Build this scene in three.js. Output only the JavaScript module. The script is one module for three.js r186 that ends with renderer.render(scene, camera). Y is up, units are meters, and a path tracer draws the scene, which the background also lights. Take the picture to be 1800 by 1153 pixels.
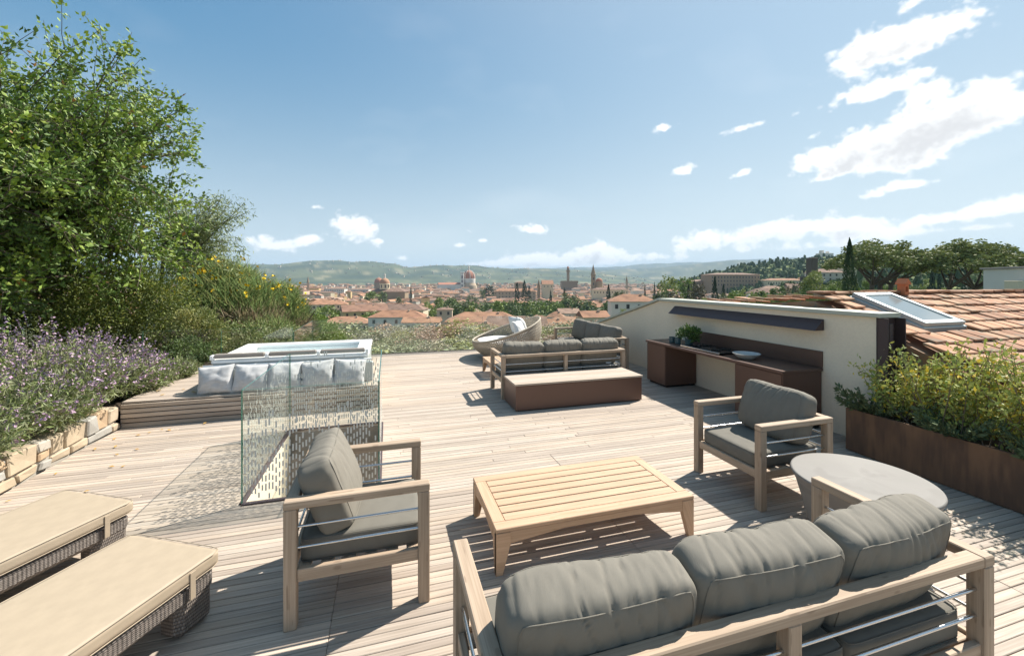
import * as THREE from 'three';
import { mergeGeometries, mergeVertices } from 'three/addons/utils/BufferGeometryUtils.js';
import { ImprovedNoise } from 'three/addons/math/ImprovedNoise.js';

// ---------- camera ----------
const scene = new THREE.Scene();
const FOCAL = 740, EYE = 1.9, HORIZON = 492, YAW = 16.5 * Math.PI / 180;
const camera = new THREE.PerspectiveCamera(2 * Math.atan(661 / FOCAL) * 180 / Math.PI, 1800 / 1322, 0.1, 60000);
camera.position.set(0, EYE, 0);
camera.rotation.y = -YAW;
camera.setViewOffset(1800, 1322, 0, 661 - HORIZON, 1800, 1153);
const renderer = new THREE.WebGLRenderer({ antialias: true });
renderer.toneMapping = THREE.LinearToneMapping;
renderer.toneMappingExposure = 1.85;
renderer.shadowMap.enabled = true;

// ---------- sun ----------
const SUN = new THREE.Vector3(0.79, 1, -0.31).normalize();
const sun = new THREE.DirectionalLight(new THREE.Color().setRGB(1, 0.93, 0.83), 5.0);
sun.name = 'sun';
sun.position.copy(SUN).multiplyScalar(60);
sun.castShadow = true;
sun.shadow.mapSize.set(4096, 4096);
Object.assign(sun.shadow.camera, { left: -20, right: 20, top: 20, bottom: -20, near: 1, far: 150 });
scene.add(sun);

// ---------- noise and random ----------
function rng(seed) { let a = seed >>> 0; return () => { a = (a + 0x6D2B79F5) | 0; let t = Math.imul(a ^ (a >>> 15), 1 | a); t = (t + Math.imul(t ^ (t >>> 7), 61 | t)) ^ t; return ((t ^ (t >>> 14)) >>> 0) / 4294967296; }; }
const IN = new ImprovedNoise();
const pn = (x, y, z = 0) => IN.noise(x, y, z);
function fbm3(x, y, z, o = 4) { let s = 0, a = 0.5; for (let i = 0; i < o; i++) { s += a * pn(x, y, z); x *= 2.03; y *= 2.03; z *= 2.03; a *= 0.5; } return s; }
function hash2(x, y) { let h = Math.imul(x, 374761393) + Math.imul(y, 668265263); h = Math.imul(h ^ (h >>> 13), 1274126177); return ((h ^ (h >>> 16)) >>> 0) / 4294967296; }
const smooth = (a, b, x) => { const t = Math.min(1, Math.max(0, (x - a) / (b - a))); return t * t * (3 - 2 * t); };
const lerp = (a, b, t) => a + (b - a) * t;
// periodic value noise on [0,1)^2 with px x py cells
function pnoise(u, v, px, py, seed = 0) {
  const x = u * px, y = v * py, xi = Math.floor(x), yi = Math.floor(y);
  const fx = x - xi, fy = y - yi, sx = fx * fx * (3 - 2 * fx), sy = fy * fy * (3 - 2 * fy);
  const h = (i, j) => hash2(((i % px) + px) % px + seed * 131, ((j % py) + py) % py + seed * 57);
  return lerp(lerp(h(xi, yi), h(xi + 1, yi), sx), lerp(h(xi, yi + 1), h(xi + 1, yi + 1), sx), sy);
}
function pfbm(u, v, px, py, o = 4, seed = 0) { let s = 0, a = 0.5, t = 0; for (let i = 0; i < o; i++) { s += a * pnoise(u, v, px << i, py << i, seed + i); t += a; a *= 0.5; } return s / t; }

// ---------- sky: air and clouds, by compass bearing and elevation ----------
function makeSky() {
  const W = 4096, Hh = 2048, data = new Float32Array(W * Hh * 4);
  // cumulus clouds: [bearing from the deck's axis in degrees, elevation, half width, half height, tilt]
  const C = [];
  const cl = (u, v, w, h, tilt = 0, k = 1) => {
    const a = Math.atan((u - 900) / FOCAL), e = Math.atan((HORIZON - v) / FOCAL * Math.cos(a));
    const sc = Math.cos(a) / FOCAL * Math.cos(a);
    C.push([a + YAW, e, w * sc, h * sc * 1.15, tilt, k]);
  };
  cl(1590, 75, 120, 38, -0.2); cl(1540, 88, 60, 26, 0); cl(1650, 52, 60, 20, -0.15);
  cl(1520, 165, 78, 26, -0.15); cl(1610, 135, 62, 16, -0.2); cl(1635, 160, 40, 24, 0);
  cl(1480, 275, 95, 24, -0.12); cl(1570, 250, 110, 46, -0.15); cl(1660, 215, 120, 50, -0.15); cl(1740, 205, 70, 44, 0); cl(1590, 285, 80, 22, 0); cl(1640, 240, 80, 40, -0.2);
  cl(1445, 312, 45, 10, -0.15, 0.9); cl(1595, 325, 50, 11, -0.05, 0.9); cl(1545, 342, 18, 7, 0, 0.8);
  cl(1310, 224, 46, 7, -0.1, 0.8); cl(1204, 298, 22, 10, -0.2, 0.85); cl(1303, 305, 30, 9, -0.3, 0.75); cl(1600, 10, 32, 13, -0.2, 0.9); cl(1165, 226, 22, 6, 0, 0.55);
  cl(1250, 418, 55, 16, 0, 0.9); cl(1335, 412, 60, 20, 0, 0.95); cl(1440, 402, 70, 20, 0, 0.95); cl(1530, 412, 70, 17, 0, 0.9); cl(1225, 432, 60, 10, 0, 0.7); cl(1400, 434, 150, 10, 0, 0.6);
  cl(1640, 388, 60, 15, -0.1, 0.95); cl(1720, 372, 70, 19, -0.12); cl(1800, 362, 60, 22, -0.1); cl(1870, 350, 70, 28, 0); cl(1690, 402, 130, 9, 0, 0.6); cl(1540, 390, 60, 12, 0, 0.8);
  cl(625, 404, 36, 27, -0.1, 1.1); cl(480, 430, 42, 15, 0.05, 0.95); cl(541, 423, 26, 11, 0); cl(935, 405, 28, 9, 0); cl(557, 364, 13, 5, 0, 0.85); cl(825, 407, 16, 4, 0, 0.6); cl(705, 454, 18, 5, 0, 0.8); cl(848, 422, 14, 5, 0, 0.6); cl(812, 431, 14, 4, 0, 0.6); cl(665, 424, 9, 5, 0, 0.7);
  cl(1030, 448, 34, 18, 0); cl(945, 455, 50, 12, 0); cl(1070, 440, 30, 10, 0, 0.8); cl(990, 460, 100, 9, 0, 0.9); cl(1140, 452, 60, 9, 0, 0.8); cl(900, 463, 120, 6, 0, 0.7);
  const R = rng(77);                                   // the same kind of scattered cumulus all round, behind the camera too
  for (let i = 0; i < 60; i++) { const a = YAW + 1.0 + R() * (Math.PI * 2 - 2.0), e = 0.03 + R() * R() * 0.7, s = 0.04 + R() * 0.09; for (let j = 0; j < 3; j++) C.push([a + (R() - 0.5) * s * 2, e + (R() - 0.5) * s * 0.4, s * (0.5 + R() * 0.6), s * (0.2 + 0.2 * R()), -0.1, 0.9]); }
  let near = C, nearAz = 9;
  const dens = (az, el) => {
    let d = 0;
    if (Math.abs(az - nearAz) > 0.02) { nearAz = az; near = C.filter(c => { let q = Math.abs(az - c[0]) % (2 * Math.PI); if (q > Math.PI) q = 2 * Math.PI - q; return q < c[2] * 2.3 + 0.05; }); }
    for (const c of near) {
      let da = az - c[0]; if (da > Math.PI) da -= 2 * Math.PI; if (da < -Math.PI) da += 2 * Math.PI;
      if (Math.abs(da) > c[2] * 2.3 + 0.01) continue;
      let de = el - c[1]; if (Math.abs(de) > 0.35) continue;
      de -= -c[4] * da;
      const q = (da / c[2]) ** 2 + (de / c[3]) ** 2 * (de < 0 ? 1.7 : 1);
      if (q < 5) d += (Math.exp(-q * 0.9) - 0.011) * c[5] * (1 - Math.min(1, d) * 0.75);
    }
    return d;
  };
  const dirv = new THREE.Vector3();
  const full = (az, el) => {
    const b = dens(az, el); if (b <= 0.02) return 0;
    let n = fbm3(az * 20 + 3, el * 28, 1.7, 4) * 0.9, f = 34, k = 0.55;
    for (let o = 0; o < 5; o++) { n += (Math.abs(pn(az * f + o * 7, el * f * 1.25, 3.3 + o)) - 0.26) * k; f *= 2.1; k *= 0.56; }
    return Math.max(0, b * 1.05 + n * 0.9 - 0.33);
  };
  for (let i = 0; i < W; i++) {
    for (let j = 0; j < Hh; j++) {
      const el = ((j + 0.5) / Hh - 0.5) * Math.PI;
      const phi = ((i + 0.5) / W - 0.5) * 2 * Math.PI;   // three: u = atan2(z, x) / 2pi + 0.5
      dirv.set(Math.cos(el) * Math.cos(phi), Math.sin(el), Math.cos(el) * Math.sin(phi));
      const az = Math.atan2(dirv.x, -dirv.z);
      const e = Math.max(0, el), t = Math.pow(Math.min(1, e / 1.2), 0.62);
      const cs = dirv.dot(SUN), glow = Math.pow(Math.max(0, 0.5 + 0.5 * cs), 5);
      const zen = 1 - 0.35 * smooth(0.45, 1.4, e);
      let r = lerp(0.43, 0.024 * zen, smooth(-0.02, 0.64, t)), g = lerp(0.49, 0.122 * zen, smooth(-0.02, 0.67, t)), b = lerp(0.495, 0.245 * zen, smooth(-0.02, 0.72, t));
      r += 0.28 * glow; g += 0.27 * glow; b += 0.235 * glow;
      if (el < 0) { r = lerp(0.42, 0.24, smooth(0, 0.3, -el)); g = lerp(0.50, 0.23, smooth(0, 0.3, -el)); b = lerp(0.52, 0.21, smooth(0, 0.3, -el)); }
      if (el > -0.02) {
        const wisp = Math.max(0, fbm3(az * 3.1 + 9, el * 7, 8.2, 4) - 0.08) * 0.35 * smooth(0.02, 0.1, el);
        r += wisp * 0.30; g += wisp * 0.24; b += wisp * 0.18;
        const d = full(az, el);
        if (d > 0) {
          const al = smooth(0.0, 0.46, d) * 0.97;
          const s = full(az + 0.010, el + 0.020), lit = 1 - 0.34 * smooth(0.15, 1.0, s) * smooth(0.15, 0.8, d);
          r = lerp(r, 0.72 * lit, al); g = lerp(g, 0.72 * lit, al); b = lerp(b, 0.71 * lit + 0.03 * (1 - lit), al);
        }
      }
      const o = (j * W + i) * 4;
      data[o] = r; data[o + 1] = g; data[o + 2] = b; data[o + 3] = 1;
    }
  }
  const tx = new THREE.DataTexture(data, W, Hh, THREE.RGBAFormat, THREE.FloatType);
  tx.mapping = THREE.EquirectangularReflectionMapping;
  tx.magFilter = tx.minFilter = THREE.LinearFilter;
  tx.needsUpdate = true;
  return tx;
}
scene.background = makeSky();
scene.environment = scene.background;
scene.fog = new THREE.FogExp2(new THREE.Color().setRGB(0.52, 0.72, 0.95), 0.000065);

// ---------- scene helpers ----------
const taken = {};
function uniq(n) { if (!(n in taken)) { taken[n] = 0; return n; } taken[n]++; return n + '_' + String(taken[n]).padStart(3, '0'); }
function shade(o) { o.castShadow = true; o.receiveShadow = true; return o; }
function thing(name, label, category, group, x = 0, y = 0, z = 0, turn = 0) {
  const g = new THREE.Group(); g.name = uniq(name); g.position.set(x, y, z); g.rotation.y = turn;
  g.userData = { label, category }; if (group) g.userData.group = group;
  scene.add(g); return g;
}
function part(name, geo, mat, parent) { const m = shade(new THREE.Mesh(geo, mat)); m.name = name; parent.add(m); return m; }
function solo(name, geo, mat, label, category, group) { const m = part(uniq(name), geo, mat, scene); m.userData = { label, category }; if (group) m.userData.group = group; return m; }
function structure(name, geo, mat) { const m = part(uniq(name), geo, mat, scene); m.userData = { kind: 'structure' }; return m; }
function copy(root, label, group, x, y, z, turn = 0) {
  const r = root.clone(); r.name = uniq(root.name.replace(/_\d\d\d$/, '')); r.userData = { ...root.userData };
  if (label) r.userData.label = label; if (group) r.userData.group = group;
  r.position.set(x, y, z); r.rotation.y = turn; scene.add(r); return r;
}
// a point seen along the bearing of picture column u, at depth Z from the camera, height y
function at(u, Z, y = 0) { const X = (u - 900) / FOCAL * Z, c = Math.cos(YAW), s = Math.sin(YAW); return new THREE.Vector3(X * c + Z * s, y, -(-X * s + Z * c)); }
// chamfered box with uv in metres, grain along its longest side
let uvSeed = 1;
function bx(w, h, d, x = 0, y = 0, z = 0, b = 0.004) {
  b = Math.min(b, w / 3, h / 3, d / 3);
  const P = [], hw = w / 2, hh = h / 2, hd = d / 2;
  const V = (sx, sy, sz, k) => [sx * (k === 0 ? hw : hw - b), sy * (k === 1 ? hh : hh - b), sz * (k === 2 ? hd : hd - b)];
  const tri = (a, c, e) => {
    const n = [(c[1] - a[1]) * (e[2] - a[2]) - (c[2] - a[2]) * (e[1] - a[1]), (c[2] - a[2]) * (e[0] - a[0]) - (c[0] - a[0]) * (e[2] - a[2]), (c[0] - a[0]) * (e[1] - a[1]) - (c[1] - a[1]) * (e[0] - a[0])];
    const o = n[0] * (a[0] + c[0] + e[0]) + n[1] * (a[1] + c[1] + e[1]) + n[2] * (a[2] + c[2] + e[2]);
    if (o < 0) P.push(a, e, c); else P.push(a, c, e);
  };
  const quad = (a, c, e, g) => { tri(a, c, e); tri(a, e, g); };
  for (const s of [-1, 1]) {
    quad(V(s, -1, -1, 0), V(s, 1, -1, 0), V(s, 1, 1, 0), V(s, -1, 1, 0));
    quad(V(-1, s, -1, 1), V(1, s, -1, 1), V(1, s, 1, 1), V(-1, s, 1, 1));
    quad(V(-1, -1, s, 2), V(1, -1, s, 2), V(1, 1, s, 2), V(-1, 1, s, 2));
    for (const t of [-1, 1]) {
      quad(V(s, t, -1, 0), V(s, t, 1, 0), V(s, t, 1, 1), V(s, t, -1, 1));
      quad(V(s, -1, t, 0), V(s, 1, t, 0), V(s, 1, t, 2), V(s, -1, t, 2));
      quad(V(-1, s, t, 1), V(1, s, t, 1), V(1, s, t, 2), V(-1, s, t, 2));
      for (const q of [-1, 1]) tri(V(s, t, q, 0), V(s, t, q, 1), V(s, t, q, 2));
    }
  }
  const pos = new Float32Array(P.length * 3), uv = new Float32Array(P.length * 2);
  const long = w >= h && w >= d ? 0 : d >= h ? 2 : 1, ou = hash2(uvSeed, 3) * 7, ov = hash2(uvSeed++, 9) * 7;
  for (let i = 0; i < P.length; i += 3) {
    const [a, c, e] = [P[i], P[i + 1], P[i + 2]];
    const n = [Math.abs((c[1] - a[1]) * (e[2] - a[2]) - (c[2] - a[2]) * (e[1] - a[1])), Math.abs((c[2] - a[2]) * (e[0] - a[0]) - (c[0] - a[0]) * (e[2] - a[2])), Math.abs((c[0] - a[0]) * (e[1] - a[1]) - (c[1] - a[1]) * (e[0] - a[0]))];
    const k = n[0] >= n[1] && n[0] >= n[2] ? 0 : n[1] >= n[2] ? 1 : 2;
    let ax = [0, 1, 2].filter(q => q !== k); if (ax[1] === long) ax = [ax[1], ax[0]];
    for (let j = 0; j < 3; j++) { const p = P[i + j], o = i + j; pos[o * 3] = p[0] + x; pos[o * 3 + 1] = p[1] + y; pos[o * 3 + 2] = p[2] + z; uv[o * 2] = p[ax[0]] + ou; uv[o * 2 + 1] = p[ax[1]] + ov; }
  }
  const g = new THREE.BufferGeometry();
  g.setAttribute('position', new THREE.BufferAttribute(pos, 3)); g.setAttribute('uv', new THREE.BufferAttribute(uv, 2));
  g.computeVertexNormals(); return g;
}
// box between two corners
const bb = (x0, x1, y0, y1, z0, z1, b) => bx(Math.abs(x1 - x0), Math.abs(y1 - y0), Math.abs(z1 - z0), (x0 + x1) / 2, (y0 + y1) / 2, (z0 + z1) / 2, b);
const merge = a => mergeGeometries(a.map(g => { const q = g.index ? g.toNonIndexed() : g; for (const k of Object.keys(q.attributes)) if (!['position', 'normal', 'uv', 'color'].includes(k)) q.deleteAttribute(k); return q; }));
function rod(p0, p1, r, sides = 8) {
  const a = new THREE.Vector3(...p0), b = new THREE.Vector3(...p1), g = new THREE.CylinderGeometry(r, r, a.distanceTo(b), sides, 1);
  g.applyQuaternion(new THREE.Quaternion().setFromUnitVectors(new THREE.Vector3(0, 1, 0), b.clone().sub(a).normalize()));
  g.translate((a.x + b.x) / 2, (a.y + b.y) / 2, (a.z + b.z) / 2); return g;
}
// any extruded outline: pts in (a, b), pushed along the third axis
function prism(pts, depth, bevel = 0) {
  const s = new THREE.Shape(pts.map(p => new THREE.Vector2(p[0], p[1])));
  return new THREE.ExtrudeGeometry(s, { depth, bevelEnabled: bevel > 0, bevelSize: bevel, bevelThickness: bevel, bevelSegments: 1, bevelOffset: -bevel });
}
// tapered branch
function limb(p0, p1, r0, r1, sides = 6) {
  const d = p1.clone().sub(p0), L = d.length(), g = new THREE.CylinderGeometry(r1, r0, L, sides, 1, true);
  g.applyQuaternion(new THREE.Quaternion().setFromUnitVectors(new THREE.Vector3(0, 1, 0), d.normalize()));
  g.translate((p0.x + p1.x) / 2, (p0.y + p1.y) / 2, (p0.z + p1.z) / 2); return g;
}

// ---------- textures ----------
function tex(w, h, fn, srgb = true, rx = 1, ry = 1) {
  const d = new Uint8Array(w * h * 4);
  const enc = c => Math.round(255 * Math.min(1, Math.max(0, srgb ? (c <= 0.0031308 ? c * 12.92 : 1.055 * Math.pow(c, 1 / 2.4) - 0.055) : c)));
  for (let j = 0; j < h; j++) for (let i = 0; i < w; i++) { const c = fn((i + 0.5) / w, (j + 0.5) / h), o = (j * w + i) * 4; d[o] = enc(c[0]); d[o + 1] = enc(c[1]); d[o + 2] = enc(c[2]); d[o + 3] = 255; }
  const t = new THREE.DataTexture(d, w, h); t.wrapS = t.wrapT = THREE.RepeatWrapping; t.magFilter = THREE.LinearFilter; t.minFilter = THREE.LinearMipmapLinearFilter; t.generateMipmaps = true;
  if (srgb) t.colorSpace = THREE.SRGBColorSpace; t.repeat.set(rx, ry); t.needsUpdate = true; return t;
}
const mixc = (a, b, t) => [lerp(a[0], b[0], t), lerp(a[1], b[1], t), lerp(a[2], b[2], t)];
function woodTex(light, dark, knot, seed, fine = 1) {
  const grain = (u, v) => { const warp = (pfbm(u, v, 2, 3, 2, seed) - 0.5) * 0.02; return pfbm(u, v + warp, 3, 40, 3, seed + 7) * 0.5 + pfbm(u, v, 6, 128, 2, seed + 11) * 0.5 * fine; };
  const spots = (u, v) => smooth(0.84, 0.95, pnoise(u, v, 16, 34, seed + 21));
  return [tex(512, 512, (u, v) => { let c = mixc(dark, light, smooth(0.22, 0.78, grain(u, v))); const p = pfbm(u, v, 3, 5, 3, seed + 31); c = c.map(q => q * (0.86 + 0.28 * p)); return mixc(c, knot, spots(u, v) * (seed === 3 ? 0.14 : 0.45)); }, true, 0.7, 2.2),
    tex(512, 512, (u, v) => { const q = grain(u, v); return [q, q, q]; }, false, 0.7, 2.2)];
}
const col = (r, g, b) => new THREE.Color().setRGB(r, g, b);
function std(o) { return new THREE.MeshStandardMaterial(o); }
const M = {};
{
  const deck = woodTex([0.54, 0.465, 0.395], [0.38, 0.32, 0.265], [0.22, 0.165, 0.13], 3);
  M.deck = [[1, 1, 1], [0.86, 0.85, 0.84], [1.06, 1.03, 1.0], [0.93, 0.90, 0.86], [0.78, 0.76, 0.75]].map(t => std({ map: deck[0], bumpMap: deck[1], bumpScale: 0.0008, roughness: 0.8, color: col(...t.map(q => q * 0.93)) }));
  const weath = woodTex([0.435, 0.335, 0.245], [0.325, 0.24, 0.168], [0.14, 0.09, 0.055], 13);
  M.frame = std({ map: weath[0], bumpMap: weath[1], bumpScale: 0.0004, roughness: 0.7 });
  const teak = woodTex([0.54, 0.37, 0.245], [0.45, 0.295, 0.185], [0.38, 0.23, 0.12], 23);
  M.teak = std({ map: teak[0], bumpMap: teak[1], bumpScale: 0.0008, roughness: 0.6 });
  const weave = (u, v) => { const a = Math.sin(u * Math.PI * 128), b = Math.sin(v * Math.PI * 128); return 0.5 + 0.25 * a * b + 0.25 * (pnoise(u, v, 64, 64, 4) - 0.5); };
  const fabB = tex(256, 256, (u, v) => { const q = weave(u, v); return [q, q, q]; }, false, 6, 6);
  const fab = (c, s) => tex(256, 256, (u, v) => { const q = 0.88 + 0.14 * weave(u, v) + 0.12 * (pfbm(u, v, 4, 4, 4, s) - 0.5); return c.map(k => k * q); }, true, 6, 6);
  M.cushion = std({ map: fab([0.188, 0.174, 0.145], 5), bumpMap: fabB, bumpScale: 0.0006, roughness: 0.88 });
  M.seat = std({ map: fab([0.158, 0.148, 0.125], 6), bumpMap: fabB, bumpScale: 0.0006, roughness: 0.9 });
  M.white = std({ map: fab([0.74, 0.74, 0.73], 7), bumpMap: fabB, bumpScale: 0.0006, roughness: 0.9 });
  M.linen = std({ map: tex(256, 256, (u, v) => { const q = 0.86 + 0.2 * weave(u, v) + 0.25 * (pfbm(u, v, 6, 20, 4, 9) - 0.5); return [0.52 * q, 0.52 * q, 0.52 * q]; }, true, 3, 3), bumpMap: fabB, bumpScale: 0.001, roughness: 0.95 });
  M.canvas = std({ map: fab([0.405, 0.33, 0.24], 8), bumpMap: fabB, bumpScale: 0.0003, roughness: 0.62 });
  M.steel = std({ color: col(0.62, 0.63, 0.64), metalness: 1, roughness: 0.22 });
  const wick = (u, v) => { const a = Math.abs(Math.sin(u * Math.PI * 24)), b = Math.abs(Math.sin(v * Math.PI * 48 + (Math.floor(u * 24) % 2) * Math.PI / 2)); return a * 0.5 + b * 0.5; };
  M.wicker = std({ map: tex(512, 512, (u, v) => { const q = wick(u, v) * (0.45 + 0.9 * pfbm(u, v, 24, 96, 2, 41)); return mixc([0.020, 0.016, 0.013], [0.24, 0.205, 0.18], q); }, true, 2.2, 2.2), bumpMap: tex(512, 512, (u, v) => { const q = wick(u, v); return [q, q, q]; }, false, 2.2, 2.2), bumpScale: 0.006, roughness: 0.6 });
  M.rope = std({ map: tex(256, 256, (u, v) => { const q = 0.75 + 0.5 * (pfbm(u, v, 16, 16, 3, 44) - 0.5); return [0.54 * q, 0.475 * q, 0.38 * q]; }, true, 4, 4), roughness: 0.85 });
  M.concrete = std({ map: tex(512, 512, (u, v) => { const p = pfbm(u, v, 3, 5, 5, 51), s = smooth(0.62, 0.8, pfbm(u, v, 10, 24, 3, 52)); const q = 0.75 + 0.5 * p; return mixc([0.215 * q, 0.205 * q, 0.19 * q], [0.15, 0.14, 0.13], s * 0.45); }, true, 0.9, 0.9), bumpMap: tex(256, 256, (u, v) => { const q = pfbm(u, v, 12, 12, 4, 54); return [q, q, q]; }, false, 1, 1), bumpScale: 0.002, roughness: 0.72 });
  M.corten = std({ map: tex(512, 512, (u, v) => { const p = pfbm(u, v, 6, 3, 5, 61), s = pfbm(u, v, 40, 6, 3, 62); return mixc([0.095, 0.056, 0.036], [0.185, 0.102, 0.056], smooth(0.3, 0.75, p * 0.65 + s * 0.35)); }, true, 0.8, 0.8), bumpMap: tex(256, 256, (u, v) => { const q = pfbm(u, v, 32, 32, 3, 63); return [q, q, q]; }, false, 2, 2), bumpScale: 0.0008, roughness: 0.85 });
  M.brown = std({ color: col(0.122, 0.068, 0.050), roughness: 0.42, metalness: 0.15, bumpMap: fabB, bumpScale: 0.0001 });
  M.darkBrown = std({ color: col(0.060, 0.040, 0.042), roughness: 0.5, metalness: 0.1 });
  M.plaster = std({ map: tex(512, 512, (u, v) => { const q = 0.93 + 0.14 * (pfbm(u, v, 4, 4, 5, 71) - 0.5) + 0.06 * (pnoise(u, v, 160, 160, 72) - 0.5); return [0.78 * q, 0.69 * q, 0.545 * q]; }, true, 0.4, 0.4), bumpMap: tex(256, 256, (u, v) => { const q = pfbm(u, v, 48, 48, 3, 73); return [q, q, q]; }, false, 1.5, 1.5), bumpScale: 0.0015, roughness: 0.92 });
  M.coping = std({ color: col(0.42, 0.44, 0.38), roughness: 0.5, metalness: 0.2 });
  M.glass = new THREE.MeshPhysicalMaterial({ color: col(0.985, 1.0, 0.993), transmission: 1, roughness: 0.02, thickness: 0, ior: 1.5 });
  M.glassEdge = new THREE.MeshPhysicalMaterial({ color: col(0.06, 0.24, 0.18), roughness: 0.15, transmission: 0.3, thickness: 0 });
  M.frit = std({ color: col(0.60, 0.61, 0.57), roughness: 0.7 });
  M.acrylic = std({ color: col(0.83, 0.83, 0.82), roughness: 0.25 });
  M.taupe = std({ color: col(0.29, 0.255, 0.225), roughness: 0.6 });
  M.greyMetal = std({ color: col(0.46, 0.50, 0.49), roughness: 0.45, metalness: 0.3 });
  M.black = std({ color: col(0.014, 0.014, 0.015), roughness: 0.25 });
  M.soil = std({ color: col(0.055, 0.038, 0.026), roughness: 1 });
  M.ceramic = std({ color: col(0.50, 0.52, 0.51), roughness: 0.3 });
  M.glaze = std({ color: col(0.055, 0.105, 0.115), roughness: 0.3 });
  M.terracotta = std({ color: col(0.50, 0.17, 0.075), roughness: 0.85 });
  M.water = new THREE.MeshPhysicalMaterial({ color: col(0.93, 0.975, 0.975), transmission: 0.95, roughness: 0.03, thickness: 0, ior: 1.33 });
  const tile = tex(256, 256, (u, v) => { const p = pfbm(u, v, 4, 4, 5, 81), l = smooth(0.55, 0.75, pfbm(u, v, 9, 9, 4, 82)); return mixc(mixc([0.34, 0.165, 0.095], [0.52, 0.31, 0.19], p), [0.27, 0.245, 0.19], l * 0.7); }, true, 1.4, 1.4);
  M.tile = [[1, 1, 1], [0.70, 0.66, 0.64], [1.08, 1.04, 1.0], [0.85, 0.92, 0.92]].map(t => std({ map: tile, roughness: 0.9, color: col(...t) }));
  const stone = tex(256, 256, (u, v) => { const p = pfbm(u, v, 4, 4, 5, 91), q = 0.72 + 0.56 * p; return [q, q, q].map(k => k * 0.9); }, true, 1.5, 1.5), stoneB = tex(256, 256, (u, v) => { const q = pfbm(u, v, 6, 6, 5, 92); return [q, q, q]; }, false, 1.5, 1.5);
  M.stone = [[0.46, 0.37, 0.26], [0.42, 0.38, 0.32], [0.50, 0.41, 0.30], [0.38, 0.365, 0.33], [0.46, 0.33, 0.21]].map(t => std({ map: stone, bumpMap: stoneB, bumpScale: 0.008, roughness: 0.95, color: col(...t) }));
  M.bark = std({ map: tex(256, 256, (u, v) => { const p = pfbm(u, v, 16, 4, 4, 95); return mixc([0.045, 0.034, 0.026], [0.19, 0.15, 0.115], p); }, true, 3, 1), roughness: 0.95 });
  M.palebark = std({ color: col(0.20, 0.155, 0.115), roughness: 0.95 });
}
const leafM = (r, g, b, t = 0.32) => new THREE.MeshPhysicalMaterial({ color: col(r, g, b), roughness: 0.75, transmission: t, thickness: 0, side: THREE.DoubleSide });

// ---------- soft goods ----------
// boxy cushion: returns { geo, seams }
function cushion(w, h, d, o = {}) {
  const { p = 5, bulge = 0.02, wr = 0.006, seed = 1, seg = [22, 16, 8], edge = 0.93, sag = 0, freq = 1 } = o;
  const g0 = new THREE.BoxGeometry(2, 2, 2, ...seg); g0.deleteAttribute('normal'); g0.deleteAttribute('uv');
  const g = mergeVertices(g0, 1e-4), P = g.attributes.position, uv = new Float32Array(P.count * 2);
  const map = (x, y, z) => {
    const s = Math.pow(Math.abs(x) ** p + Math.abs(y) ** p + Math.abs(z) ** p, -1 / p);
    let X = x * s, Y = y * s, Z = z * s;
    const m = Math.max(Math.abs(x), Math.abs(y), Math.abs(z)); X /= m ** 0; Y /= 1;
    const fx = 1 - X * X, fy = 1 - Y * Y;
    let wx = X * w / 2, wy = Y * h / 2, wz = Z * d / 2;
    wz += Math.sign(Z) * Math.abs(Z) * bulge * fx * fy;
    wy += Y * bulge * 0.5 * fx * (1 - Z * Z);
    wy -= sag * fx * Math.max(0, Y);
    const top = 0.2 + 0.8 * smooth(-0.1, 0.85, Y), t = wy * 0.5 + wz * 0.3;
    const cr = Math.max(0, 1 - Math.abs(pn(wx * 11 * freq + seed * 3.1 + t * 5, wy * 2.2 * freq + seed, wz * 2)) * 5), cr2 = Math.max(0, 1 - Math.abs(pn(wx * 23 * freq + seed * 5.3 - t * 9, wy * 5 + seed * 2, wz * 4)) * 5);
    const n = pn(wx * 3 + seed * 7.7, wy * 3, wz * 3 + seed) * 0.8 - cr * cr * 0.55 * top - cr2 * cr2 * 0.22 * top + pn(wx * 19 + seed, wy * 8, wz * 8) * 0.10;
    const k = wr * n * 1.4, L = Math.hypot(X, Y, Z) || 1;
    return [wx + X / L * k * 0.5, wy + Y / L * k, wz + Z / L * k * 1.4];
  };
  for (let i = 0; i < P.count; i++) { const q = map(P.getX(i), P.getY(i), P.getZ(i)); uv[i * 2] = q[0] + q[2] * 0.5; uv[i * 2 + 1] = q[1] + q[2] * 0.5; P.setXYZ(i, ...q); }
  g.setAttribute('uv', new THREE.BufferAttribute(uv, 2)); g.computeVertexNormals();
  const seams = [];
  for (const sz of [-edge, edge]) {
    const pts = [];
    for (let i = 0; i < 64; i++) { const a = i / 64 * 8, k = Math.floor(a / 2), f = (a % 2) - 1; const q = k === 0 ? [f, -1] : k === 1 ? [1, f] : k === 2 ? [-f, 1] : [-1, -f]; const r = map(q[0], q[1], sz); pts.push(new THREE.Vector3(r[0] * 1.004, r[1] * 1.004, r[2])); }
    seams.push(new THREE.TubeGeometry(new THREE.CatmullRomCurve3(pts, true), 96, 0.0026, 5, true));
  }
  return { geo: g, seams: merge(seams) };
}
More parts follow.
